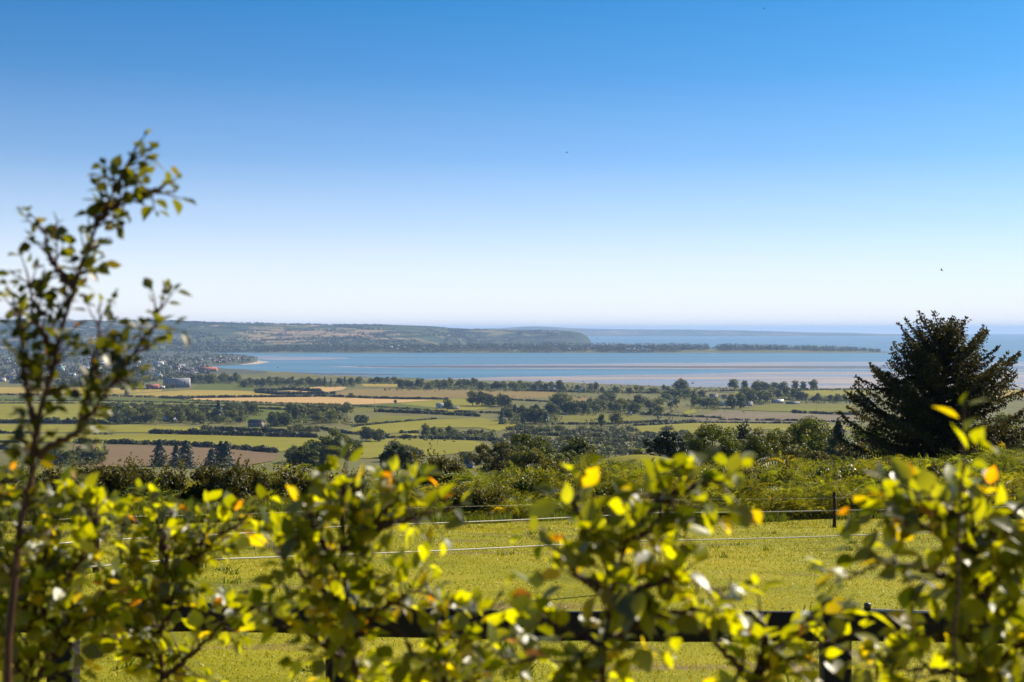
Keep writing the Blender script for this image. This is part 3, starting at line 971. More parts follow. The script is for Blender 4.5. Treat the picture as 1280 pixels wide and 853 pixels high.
for x0, x1, y0, y1, n, h0, h1, lab, grp in SCRUB:
    grove(x0, x1, y0, y1, n, h0, h1, ['bush'], lab, grp, (1.0, 1.6))

# ------------------------------------------------------------------ hedgerows
def hedgerow(pts, h, label, seed, gappy=0.0, depth=2.5, m='hedge'):
    g = np.random.default_rng(seed + 500)
    W = np.array([gp(x, y) for x, y in pts])
    seg = np.linalg.norm(np.diff(W, axis=0), axis=1)
    L = seg.sum()
    s = np.concatenate([[0], np.cumsum(seg)])
    n = int(min(1300, max(30, L / 1.0)))
    t = np.sort(g.random(n)) * L
    C = np.stack([np.interp(t, s, W[:, k]) for k in range(3)], 1)
    nz = np.array([mnoise.noise(Vector((a / 14.0, seed, 0))) + 0.6 * mnoise.noise(Vector((a / 4.0, seed, 5))) for a in t])
    keep = (nz > -0.75 + gappy) | (L < 400)
    C, nz = C[keep], nz[keep]
    hh = 1.45 * h * (0.85 + 0.45 * nz).clip(0.45, 1.6)
    C[:, 0] += g.normal(size=len(C)) * depth * 0.25
    C[:, 1] += g.normal(size=len(C)) * depth * 0.35
    C[:, 2] = zt(C[:, 0], C[:, 1]) + hh * 0.45
    V, Fq, tt = cloud(C, hh * 0.62, len(C) * (10 if L > 400 else 26), max(1.1, h * 0.5), g, 0.45, 0.9)
    mb = MB()
    mb.add(V, Fq, tt)
    tag(link('hedgerow', mb.mesh('hedgerow', [M[m]])), label, 'hedge', 'hedgerows of the plain')


HEDGES = [
    ([(-240, 494), (100, 494.4), (215, 498.4), (240, 499.4)], 3.4, 'hedge under the left wheat field'),
    ([(200, 498.6), (260, 497.6), (330, 497), (395, 496.4)], 3.8, 'bushy hedge between the right wheat field and the stubble'),
    ([(395, 495.6), (440, 497.2), (500, 499.4), (560, 500)], 3.4, 'hedge between the tan field and the stubble'),
    ([(225, 501), (330, 504.4), (425, 507.4), (495, 511), (560, 516)], 2.6, 'dark line of hedge below the stubble field'),
    ([(-240, 500.2), (130, 502.2), (300, 506), (440, 512)], 2.6, 'second thin hedge below the stubble field'),
    ([(-240, 504.6), (105, 504.8), (170, 506.8), (245, 508.4)], 2.6, 'hedge over the large bright left field'),
    ([(245, 508.4), (340, 512), (420, 516)], 2.8, 'hedge behind the farm trees'),
    ([(110, 507), (220, 510), (330, 515.5)], 2.2, 'low hedge half hidden by the round copse'),
    ([(-240, 528.5), (60, 529.5), (135, 530.6)], 4.0, 'bushy hedge below the large bright left field'),
    ([(-240, 541.8), (36, 542.4)], 2.8, 'short hedge at the far left below the copse'),
    ([(104, 543.4), (140, 544)], 2.2, 'short stub of hedge in the light field'),
    ([(188, 542.4), (260, 543.6), (330, 546), (396, 547.6)], 4.2, 'thick dark hedge in the field below the stone cottage'),
    ([(252, 537.5), (300, 539.4), (360, 541.6)], 4.0, 'thick bushy hedge just below the stone cottage'),
    ([(95, 554.6), (160, 555.4), (236, 557.4)], 3.6, 'left hedge on top of the ploughed field'),
    ([(242, 558.4), (300, 562.4), (345, 566.5)], 3.6, 'right hedge on top of the ploughed field'),
    ([(-240, 553), (30, 553.8)], 2.6, 'hedge at the far left above the grey house'),
    ([(470, 515), (530, 517.4), (600, 521)], 3.6, 'pale bushy hedge left of the white house'),
    ([(440, 534), (480, 529.4), (530, 525.8), (545, 524)], 1.8, 'curving low hedge in the light field'),
    ([(470, 547.6), (520, 548.4), (600, 550.6), (622, 552)], 3.0, 'dark hedge along the back of the cattle pasture'),
    ([(500, 541.6), (535, 542)], 2.4, 'short hedge in the light field above the cattle'),
    ([(395, 536), (440, 543), (470, 545)], 2.6, 'hedge left of the light field'),
    ([(568, 515.6), (620, 517), (640, 519)], 2.6, 'hedge behind the white house'),
    ([(640, 500.6), (700, 503.6), (745, 504)], 2.6, 'hedge in front of the wide tan field'),
    ([(690, 531), (760, 531), (820, 528), (870, 528.5)], 2.6, 'hedge in front of the olive field'),
    ([(640, 543), (720, 546), (800, 549), (870, 548)], 3.0, 'ragged hedge through the scrubland'),
    ([(800, 518.6), (850, 521), (900, 523.5)], 2.6, 'hedge left of the brown marsh'),
    ([(990, 516.6), (1040, 518.8), (1080, 519.6)], 3.4, 'dark hedge above the brown marsh'),
    ([(900, 526), (980, 526.6), (1070, 528.6)], 2.4, 'hedge below the brown marsh'),
    ([(790, 532.6), (860, 529.2), (990, 529.8)], 2.0, 'low hedge behind the yellow strip'),
    ([(975, 500.2), (1030, 501.6), (1085, 502.4)], 3.2, 'hedge under the pale green field by the shore'),
    ([(300, 478.6), (380, 479.4), (410, 480)], 2.6, 'low hedge on the bank by the inlet'),
    ([(318, 489.6), (360, 487.8), (400, 490)], 5.0, 'dark bushy belt left of the small stubble field'),
    ([(320, 491.2), (352, 493.6), (420, 493)], 4.6, 'dark bushes in front of the small stubble field'),
    ([(150, 487.4), (205, 487)], 3.0, 'hedge behind the left wheat field beside the red building'),
    ([(1195, 487.5), (1480, 489)], 4.0, 'hedge to the right of the spruce'),
    ([(640, 489), (760, 491.4), (860, 492.4)], 3.2, 'hedge along the middle shore'),
    ([(880, 490), (930, 488.4), (1080, 487.4)], 2.2, 'hedge along the shore below the round trees'),
    ([(640, 556), (700, 560), (760, 562), (830, 556)], 2.6, 'hedge around the green clearing'),
]
for i, (pts, h, lab) in enumerate(HEDGES):
    hedgerow(pts, h, lab, i, 0.1)

# a low uncounted scatter of shrubs and trees: the town's gardens and the rough plain
def scatter(name, n, box, h, seed, label, m='hedge', cat='scrub', test=None, fn=gp, per=7):
    g = np.random.default_rng(seed)
    x = g.uniform(box[0], box[1], n)
    y = g.uniform(box[2], box[3], n)
    C, Rr = [], []
    for a, b in zip(x, y):
        if test and not test(a, b): continue
        p = fn(a, b)
        hh = h * g.uniform(0.5, 1.3)
        C.append((p[0], p[1], p[2] + hh * 0.5)); Rr.append(hh * 0.6)
    C, Rr = np.array(C), np.array(Rr)
    mb = MB()
    mb.add(*cloud(C, Rr, len(C) * per, h * 0.45, g, 0.4, 0.9))
    tag(link(name, mb.mesh(name, [M[m]])), label, cat, None, 'stuff')


nz = lambda a, b, s, t: mnoise.noise(Vector((a / s, b * 4 / s, t)))
scatter('town_greenery', 6400, (-240, 318, 439.5, 480), 10, 1, 'dark trees and gardens among the roofs of the town', 'hedge', 'trees', lambda a, b: nz(a, b, 20, 2) > -0.22 and (a < 262 or abs(b - 449.5) < 6.2 * math.sqrt(max(0, 1 - ((a - 262) / 58) ** 2))), gp, 10)
scatter('scrub', 1100, (600, 900, 533, 574), 3.6, 2, 'low grey green scrub across the middle of the plain', 'scrub_leaf', 'scrub', lambda a, b: nz(a, b, 26, 4) > -0.1 and not (a < 650 and b < 541) and not (a < 615) and not (a > 790 and 529 < b < 544), gp, 9)
scatter('shore_scrub', 900, (480, 1080, 481, 489.5), 4.5, 3, 'low bushes along the near shore of the bay', 'hedge', 'scrub', lambda a, b: b > np.interp(a, COAST_X, COAST_Y) + 2 and not (b < 487 and 445 < a < 505), gp, 8)
scatter('plain_scrub', 700, (640, 930, 495, 530), 4.0, 4, 'loose bushes between the middle woods and houses', 'scrub_leaf', 'scrub', lambda a, b: nz(a, b, 22, 8) > 0.05, gp, 8)

# ------------------------------------------------------------------ houses of the plain
def house(name, label, x, y, wpx, hpx, depth=0.6, wall='render_white', roof='slate', rz=0.0, chimney=True, roof_h=0.42, group=None, parts=True, cat='house', front=3):
    p = gp(x, y)
    w = wpx * p[1] / F
    h = hpx * p[1] / F
    d = w * depth
    eh = h * (1 - roof_h)
    t = thing(name, label, cat, (p[0], p[1], p[2] - 0.2), rz, group)
    mb = MB()
    mb.box(-w / 2, w / 2, -d / 2, d / 2, 0, eh)
    # gables
    for sx in (-1, 1):
        X = sx * w / 2
        mb.add([(X, -d / 2, eh), (X, d / 2, eh), (X, 0, h * 0.97)], [(0, 1, 2)] if sx > 0 else [(1, 0, 2)])
    link('wall', mb.mesh('wall', [M[wall]]), t)
    mb = MB()
    ov = 0.06 * d
    for sy in (-1, 1):
        a = [(-w / 2 - ov, sy * (d / 2 + ov), eh - ov * 0.4), (w / 2 + ov, sy * (d / 2 + ov), eh - ov * 0.4), (w / 2 + ov, 0, h), (-w / 2 - ov, 0, h)]
        b = [(q[0], q[1], q[2] + 0.16) for q in a]
        mb.add(a + b, [(0, 1, 2, 3), (7, 6, 5, 4), (0, 4, 5, 1), (1, 5, 6, 2), (3, 7, 4, 0)])
    rf = link('roof', mb.mesh('roof', [M[roof]]), t)
    if chimney:
        mb = MB()
        mb.box(w * 0.36 - 0.4, w * 0.36 + 0.4, -0.4, 0.4, h - 0.5, h + 1.1)
        link('chimney', mb.mesh('chimney', [M[wall]]), rf)
    if parts:
        for k in range(front):
            cx = -w / 2 + w * (k + 0.5) / front
            mb = MB()
            hw, z0, z1 = min(0.7, w / front * 0.3), eh * 0.4, eh * 0.8
            nm = 'window'
            if k == front // 2:
                nm, z0 = 'door', 0.1
            mb.box(cx - hw, cx + hw, -d / 2 - 0.05, -d / 2 + 0.03, z0, z1)
            link(nm, mb.mesh(nm, [M['glass']]), t)
    return t


house('house', 'white modern house with a pale flat-looking roof at the light field', 552, 511, 12, 7, 0.8, 'render_white', 'tin', 0.35, False, 0.35)
house('house', 'low grey house wing right of the white modern house', 566, 512, 14, 4, 0.4, 'stone', 'slate', 0.1, True, 0.5)
house('barn', 'pale roofed barn in the trees of the left copse', 213, 527.5, 16, 7, 0.7, 'stone', 'tin', 0.15, False, 0.5, None, True, 'barn', 2)
house('cottage', 'stone cottage with a dark roof and white gable behind the thick hedge', 320, 533.5, 18, 9, 0.5, 'stone', 'slate_dark', -0.3)
house('house', 'near house with a grey slate roof showing above the bracken', 588, 593, 8, 6, 0.7, 'stone', 'slate', -0.4)
house('warehouse', 'large pale grey warehouse at the edge of the town', 221, 484.5, 32, 11.5, 0.35, 'grey_clad', 'grey_clad', 0.06, False, 0.06, None, True, 'warehouse', 3)
house('warehouse', 'red clad building beside the grey warehouse', 191, 486, 15, 5.5, 0.8, 'red_clad', 'tile_red', 0.1, False, 0.3, None, True, 'warehouse', 2)
house('shed', 'low white shed joining the red building', 202, 485.6, 8, 3, 0.8, 'render_white', 'tin', 0.1, False, 0.3, None, True, 'shed', 1)
house('house', 'small white house by the inlet trees', 327, 483, 4, 4, 0.8, 'render_white', 'slate', 0.4, False)
house('house', 'pale lilac shed roof beyond the inlet trees', 357, 477, 8, 4, 0.8, 'grey_clad', 'tin', 0.1, False)
house('house', 'white shore house between the dark round tree and the belt', 691, 488.5, 7, 5.5, 0.7, 'render_white', 'slate', 0.2)
house('house', 'long low cream house left of the white shore house', 680, 488.5, 12, 4.5, 0.4, 'render_cream', 'slate', 0.0)
house('house', 'white house set back among the low shore trees', 728, 491, 8, 5, 0.6, 'render_white', 'tin', 0.3)
house('house', 'small pale house among the shore trees', 664, 487.5, 6, 4, 0.6, 'render_cream', 'slate', 0.0)
house('house', 'house with a bright tin roof in the dark tree block', 843, 502.5, 7, 4.5, 0.7, 'render_white', 'tin', 0.1)
house('house', 'cream house with a pale gable right of the dark block', 892, 498, 10, 5.5, 0.5, 'render_cream', 'slate', 0.2)
house('house', 'house with pale walls beside the little yellow green field', 906, 498.5, 8, 5, 0.5, 'render_white', 'tile_red', -0.1)
house('house', 'wide pale roofed house at the top of the marsh', 903, 507.5, 12, 5.5, 0.6, 'render_cream', 'tin', -0.2)
house('house', 'white walled house below the dark trees', 936, 507.5, 9, 5.5, 0.6, 'render_white', 'slate', 0.25)
house('house', 'small house right of the white walled house', 949, 506, 5, 4, 0.6, 'render_white', 'slate_dark', 0.1)
house('house', 'broad pale house among the round trees', 972, 504, 14, 4.8, 0.45, 'render_cream', 'tin', 0.05)
house('greenhouse', 'long low greenhouse roof beside the hedge', 991, 505.5, 16, 3.4, 0.4, 'grey_clad', 'slate', 0.0, False, 0.5, None, True, 'greenhouse', 3)
house('shed', 'grey farm shed at the left edge of the spruce', 1085, 504.5, 13, 6, 0.5, 'grey_clad', 'slate', 0.0, False, 0.4, None, True, 'shed', 2)
house('house', 'small white house behind the wide wood', 787, 518.5, 6, 3.6, 0.6, 'render_white', 'slate', 0.0, False)
house('house', 'low white house at the edge of the scrubland', 676, 544, 4, 3, 0.7, 'render_white', 'tin', 0.2, False)
house('shed', 'low grey house at the far left under the hedge', 6, 562, 14, 6, 0.6, 'stone', 'slate', 0.0, True, 0.45, None, True, 'house', 2)
house('house', 'long red brick works on the town shore', 258, 464.5, 26, 5.5, 0.6, 'brick', 'tile_red', 0.05, False, 0.3)
house('house', 'second brick works left of the long red one', 236, 464, 20, 4.2, 0.6, 'brick', 'slate', 0.05, False, 0.3)
house('house', 'long pale shed on the left of the town', 22, 479.5, 18, 4.5, 0.5, 'render_white', 'tin', 0.05, False, 0.35)
house('house', 'white shed at the very left of the town', 2, 477, 9, 4.5, 0.5, 'render_white', 'tin', 0.0, False, 0.35)
house('house', 'turquoise roofed hall in the town', 76, 463, 8, 4, 0.7, 'render_white', 'green_roof', 0.1, False, 0.5)
house('house', 'wide white hall in the middle of the town', 198, 456, 12, 4.2, 0.5, 'render_white', 'tin', 0.0, False, 0.35)
house('house', 'long pink walled hall in the town', 128, 457, 22, 4, 0.4, 'brick', 'tin', 0.0, False, 0.35)
house('house', 'white hall with a long roof behind the sapling', 168, 455, 14, 4, 0.5, 'render_cream', 'tin', 0.0, False, 0.35)

# small town houses, a few pixels each: one mesh, copied
def small_house(wall, roof):
    mb = MB()
    mb.box(-0.5, 0.5, -0.3, 0.3, 0, 0.38)
    for sx in (-1, 1):
        mb.add([(sx * .5, -.3, .38), (sx * .5, .3, .38), (sx * .5, 0, .66)], [(0, 1, 2)] if sx > 0 else [(1, 0, 2)])
    for sy in (-1, 1):
        mb.add([(-.53, sy * .33, .365), (.53, sy * .33, .365), (.53, 0, .69), (-.53, 0, .69)], [(0, 1, 2, 3)] if sy < 0 else [(1, 0, 3, 2)], None, 1)
    mb.box(0.32, 0.40, -0.05, 0.05, 0.6, 0.82)
    return mb.mesh('town_house', [M[wall], M[roof]])


SMALL = [small_house('render_white', 'slate'), small_house('render_cream', 'slate_dark'), small_house('brick', 'slate'), small_house('render_white', 'tin'), small_house('stone', 'slate')]
gh = np.random.default_rng(12)
SMALL_LABEL = ['small white house with a grey roof', 'small cream house with a dark roof', 'small brick house with a grey roof', 'small white house with a pale roof', 'small stone house with a grey roof']


def town(n, box, where, grp, fn, wide=(9, 16), probs=None, zoff=0.0):
    for _ in range(n):
        x, y = gh.uniform(box[0], box[1]), gh.uniform(box[2], box[3])
        k = int(gh.choice(5, p=probs)) if probs else int(gh.integers(0, 5))
        p = fn(x, y)
        w = gh.uniform(*wide)
        o = link('town_house', SMALL[k], None, (p[0], p[1], p[2] + zoff))
        o.scale = (w, w * 1.1, w * 0.85)
        o.rotation_euler = (0, 0, gh.uniform(-0.6, 0.6))
        tag(o, SMALL_LABEL[k] + ' ' + where, 'house', grp + ', ' + SMALL_LABEL[k][6:])


town(46, (0, 130, 447, 477), 'in the left half of the town', 'left half of the town', gp, (10, 20))
town(46, (130, 255, 447, 472), 'in the right half of the town', 'right half of the town', gp, (10, 20))
town(18, (262, 300, 446, 453), 'on the wooded town point', 'town point', gp, (9, 15))


def pen_point(x, y):
    Y = 7960.0
    return np.array([(x - 640) / F * Y, Y, 4.0 + (440.5 - y) * 4.4])


town(26, (780, 812, 436.5, 440), 'in the village on the low spit', 'village on the spit', pen_point, (9, 15), [0.4, 0.15, 0.1, 0.3, 0.05])
town(10, (640, 780, 436.5, 440), 'scattered on the left of the low spit', 'left of the spit', pen_point, (9, 14), [0.4, 0.2, 0.1, 0.2, 0.1])
town(7, (470, 560, 433, 440), 'on the shore below the hazy hills', 'shore below the hills', pen_point, (12, 18), [0.5, 0.1, 0.1, 0.3, 0.0])

# ------------------------------------------------------------------ poles, cattle, boats, birds
def pole(x, y, hpx, label):
    p = gp(x, y)
    h = hpx * p[1] / F
    t = thing('utility_pole', label, 'pole', (p[0], p[1], p[2]), 0.2, 'utility poles of the plain')
    mb = MB(); mb.tube([(0, 0, -0.5), (0, 0, h)], [0.16, 0.11], 8)
    link('shaft', mb.mesh('shaft', [M['pole']]), t)
    mb = MB(); mb.box(-0.9, 0.9, -0.06, 0.06, h - 0.7, h - 0.55)
    link('cross_bar', mb.mesh('cross_bar', [M['pole']]), t)


pole(547, 557, 12, 'wooden utility pole standing in the cattle pasture')
pole(192, 541, 6, 'wooden pole at the left end of the thick hedge')
pole(468, 507, 8, 'wooden pole on the stubble field')
pole(1021, 514, 8, 'wooden pole near the greenhouse')


def cow_mesh():
    mb = MB()
    mb.tube([(-0.95, 0, 1.02), (-0.8, 0, 1.05), (-0.3, 0, 0.98), (0.3, 0, 0.98), (0.7, 0, 1.08), (0.95, 0, 1.15)], [0.2, 0.33, 0.4, 0.38, 0.33, 0.2], 10)
    mb.tube([(0.85, 0, 1.15), (1.2, 0, 1.05), (1.35, 0, 0.75)], [0.2, 0.15, 0.14], 8)          # neck lowered to graze
    mb.tube([(1.3, 0, 0.85), (1.42, 0, 0.55), (1.5, 0, 0.3)], [0.14, 0.13, 0.08], 8)           # head
    for sy in (-1, 1):
        mb.tube([(1.3, sy * 0.1, 0.88), (1.28, sy * 0.26, 0.9)], [0.05, 0.03], 5)              # ear
        mb.tube([(0.65, sy * 0.2, 0.95), (0.66, sy * 0.2, 0.5), (0.64, sy * 0.2, 0.0)], [0.13, 0.075, 0.06], 6)
        mb.tube([(-0.7, sy * 0.2, 1.0), (-0.62, sy * 0.2, 0.62), (-0.78, sy * 0.2, 0.42), (-0.72, sy * 0.2, 0.0)], [0.18, 0.11, 0.07, 0.06], 6)
    mb.tube([(-0.95, 0, 1.15), (-1.08, 0, 0.9), (-1.06, 0, 0.5)], [0.04, 0.03, 0.05], 5)
    return mb.mesh('cow', [M['black_hide']], True)


cow = cow_mesh()
for k, (x, y, rz) in enumerate(((505, 550.4, 0.2), (512, 551.2, 2.9), (530, 550.8, 0.1), (533, 551.6, 3.3), (540, 551.4, 0.5), (556, 552, 2.6), (494, 551, 0.7), (567, 553.2, 0.0))):
    o = link('cow', cow, None, tuple(gp(x, y)))
    o.rotation_euler = (0, 0, rz)
    o.scale = (1.15,) * 3
    tag(o, 'black cow grazing along the back hedge of the bright pasture', 'cow', 'black cattle in the pasture')


def boat(x, y, wpx, hpx, m, label, z=0.2):
    p = sp(x, y, z)
    L = wpx * p[1] / F
    t = thing('boat', label, 'boat', tuple(p), gh.uniform(-0.3, 0.3))
    mb = MB()
    b = L * 0.16
    rows = [(-0.5, 0.8, 0.14), (-0.2, 1, 0.12), (0.2, 0.85, 0.14), (0.5, 0.05, 0.2)]
    V = []
    for s, w, top in rows:
        V += [(s * L, -b * w, top * L), (s * L * 0.9, -b * w * 0.5, 0), (s * L * 0.9, b * w * 0.5, 0), (s * L, b * w, top * L)]
    Fq = []
    for r in range(3):
        for q in range(3):
            Fq.append((r * 4 + q, r * 4 + 4 + q, r * 4 + 5 + q, r * 4 + 1 + q))
        Fq.append((r * 4 + 3, r * 4 + 7, r * 4 + 4, r * 4))
    Fq.append((0, 1, 2, 3))
    mb.add(V, Fq)
    link('hull', mb.mesh('hull', [M[m]]), t)
    mb = MB()
    mb.box(-L * 0.22, L * 0.12, -b * 0.55, b * 0.55, L * 0.1, hpx * p[1] / F)
    link('cabin', mb.mesh('cabin', [M['hull'] if m == 'hull' else M['grey_clad']]), t)
    mb = MB()
    mb.tube([(-L * 0.05, 0, hpx * p[1] / F - 0.1), (-L * 0.05, 0, hpx * p[1] / F * 1.6)], [0.08, 0.05], 5)
    link('mast', mb.mesh('mast', [M['pole']]), t)


boat(729.5, 477.6, 4, 2, 'hull', 'white boat lying on the wet sand before the shore houses', 0.3)
boat(866, 479.4, 3.5, 1.6, 'hull_dark', 'dark small boat lying on the sand flat near the pale trees', 0.3)
boat(746.5, 423.4, 3, 2.0, 'hull_dark', 'dark ship on the open sea beside the headland', 0.0)
boat(450, 459.2, 2.4, 1.2, 'hull_dark', 'dark little boat off the tip of the sandbank', 0.3)
boat(347, 459.8, 2.6, 1.2, 'hull_dark', 'dark boat moored off the town beach', 0.0)


def bird(x, y, Y, span, bank, label):
    p = at(x, y, Y)
    mb = MB()
    mb.tube([(0, -0.24, 0), (0, -0.1, 0.01), (0, 0.06, 0.01), (0, 0.2, 0.02), (0, 0.27, 0.015)], [0.02, 0.06, 0.075, 0.05, 0.012], 8)
    for s in (-1, 1):
        V = [(s * 0.04, 0.11, 0.04), (s * 0.26, 0.14, 0.17), (s * 0.52, -0.03, 0.10), (s * 0.25, -0.06, 0.15), (s * 0.04, -0.1, 0.03)]
        V2 = [(a, b, c - 0.012) for a, b, c in V]
        mb.add(V + V2, [(0, 1, 3, 4), (9, 8, 6, 5)])
        mb.add(V + V2, [(1, 2, 3), (8, 7, 6)])
    mb.add([(-0.03, -0.22, 0.0), (0.03, -0.22, 0.0), (0.08, -0.38, 0.0), (-0.08, -0.38, 0.0)], [(0, 1, 2, 3)])
    o = link('bird', mb.mesh('bird', [M['bird']]), None, tuple(p))
    o.scale = (span,) * 3
    o.rotation_euler = (0.2, bank, 1.1)
    tag(o, label, 'bird')


bird(1177, 338, 260, 1.0, 0.5, 'dark bird flying above the big spruce')
bird(708.5, 191, 300, 0.85, -0.3, 'tiny dark bird high in the middle of the sky')
bird(955, 11, 310, 0.75, 0.2, 'faint speck of a bird at the very top of the sky')

# ------------------------------------------------------------------ nearer trees beyond the bracken
def near_tree(name, label, x, top_y, Y, wpx, kind, seed, m, n=7000, group=None):
    """a tree whose base stands on the slope Y metres ahead and whose top reaches photograph row top_y"""
    p = at(x, top_y, Y)
    zg = float(zt(p[0], Y))
    h = p[2] - zg
    t = thing(name, label, 'tree', (p[0], Y, zg), seed * 1.7, group)
    w = wpx * 1.3 * Y / F / h * 0.5
    mb = MB()
    sz = max(0.016, 2.1 * Y / F / h)
    if kind == 'conifer':
        mb.add(*crown_conifer(seed, n, sz * 1.2, w * 1.5))
    else:
        g = np.random.default_rng(seed)
        C, Rr = [], []
        for _ in range(85):
            d = unit(1, g)[0]
            u = g.random() ** 0.4
            z = 0.54 + d[2] * u * 0.43
            ww = w * 1.08 * (1 - 0.4 * max(0, (z - 0.66) / 0.3) ** 1.5) * (0.85 + 0.15 * math.sin(3 * math.atan2(d[1], d[0]) + seed))
            C.append((d[0] * u * ww, d[1] * u * ww, z)); Rr.append(g.uniform(0.075, 0.135))
        C, Rr = np.array(C), np.array(Rr)
        C[:, 2] *= 0.97 / (C[:, 2] + Rr * 0.8).max()
        mb.add(*cloud(C, Rr, int(n * 1.7), sz * 1.15, g, 0.5, 0.8))
    cr = link('crown', mb.mesh('crown', [M[m]]), t)
    cr.scale = (h, h, h)
    mb = MB()
    trunk_unit(mb, 0.72, 0.02, 0, seed, 7 if kind != 'conifer' else 0)
    tr = link('trunk', mb.mesh('trunk', [M['bark']]), t)
    tr.scale = (h, h, h)


NT = [
    ('broadleaf_tree', 'big round broadleaf tree standing alone before the cattle pasture', 413, 533, 800, 58, 'broad', 1, 'near_oak', 8000),
    ('broadleaf_tree', 'dark round tree at the lower edge of the cattle pasture', 497, 554, 420, 34, 'broad', 2, 'near_oak', 5000),
    ('broadleaf_tree', 'brownish bushy tree left of the clump above the bracken', 622, 550, 230, 58, 'broad', 3, 'near_scrub', 7000),
    ('broadleaf_tree', 'dark green wide tree on top of the clump above the bracken', 658, 539, 240, 60, 'broad', 4, 'near_oak', 7000),
    ('broadleaf_tree', 'light green tree in front of the clump above the bracken', 664, 556, 200, 56, 'broad', 5, 'near_light', 7000),
    ('broadleaf_tree', 'small leafy tree between the clump and the green knoll', 722, 545, 260, 32, 'broad', 6, 'near_oak', 6000),
    ('broadleaf_tree', 'dark low tree under the small leafy tree', 714, 561, 230, 40, 'broad', 7, 'near_oak', 6000),
    ('conifer_tree', 'ragged dark pine left of the near trees', 834, 537, 150, 42, 'broad', 8, 'conifer', 6500),
    ('broadleaf_tree', 'wide bright crowned oak among the near trees', 891, 526, 175, 84, 'broad', 9, 'near_oak', 11000),
    ('conifer_tree', 'tall dark pine right of the wide oak', 928, 525, 185, 50, 'broad', 10, 'conifer', 8000),
    ('broadleaf_tree', 'pale rounded tree in the middle of the near trees', 972, 536, 160, 66, 'broad', 11, 'near_light', 9000),
    ('broadleaf_tree', 'broad leafy tree behind the pale rounded tree', 1015, 517, 210, 66, 'broad', 12, 'near_oak', 9000),
    ('broadleaf_tree', 'green tree behind the pale rounded tree on its left', 985, 529, 230, 54, 'broad', 13, 'near_oak', 7000),
    ('conifer_tree', 'narrow black conifer left of the big spruce', 1048, 524, 190, 40, 'conifer', 14, 'conifer', 6500),
    ('broadleaf_tree', 'leafless looking thin tree beside the tall dark pine', 948, 530, 230, 16, 'broad', 15, 'near_scrub', 1100),
    ('broadleaf_tree', 'dark tree half behind the big spruce on its left', 1082, 524, 200, 66, 'broad', 16, 'near_oak', 8000),
    ('broadleaf_tree', 'grey green tree under the left boughs of the big spruce', 1070, 549, 170, 54, 'broad', 17, 'near_scrub', 7000),
    ('broadleaf_tree', 'leafy tree behind the right boughs of the big spruce', 1255, 512, 220, 70, 'broad', 18, 'near_oak', 7000),
    ('broadleaf_tree', 'low tree behind the foot of the big spruce', 1160, 540, 200, 100, 'broad', 19, 'near_oak', 8000),
    ('broadleaf_tree', 'small pale bush tree before the narrow conifer', 1022, 561, 130, 34, 'broad', 20, 'near_scrub', 5000),
    ('broadleaf_tree', 'low tree just left of the ragged pine', 800, 560, 240, 24, 'broad', 21, 'near_oak', 4000),
    ('broadleaf_tree', 'rounded tree filling the gap left of the narrow conifer', 1032, 530, 240, 44, 'broad', 23, 'near_oak', 6000),
    ('broadleaf_tree', 'low dark tree between the wide oak and the pale rounded tree', 944, 540, 150, 34, 'broad', 24, 'near_oak', 5000),
    ('broadleaf_tree', 'dark tree under the lone big tree', 380, 556, 600, 34, 'broad', 22, 'near_oak', 5000),
]
for a in NT:
    near_tree(*a)


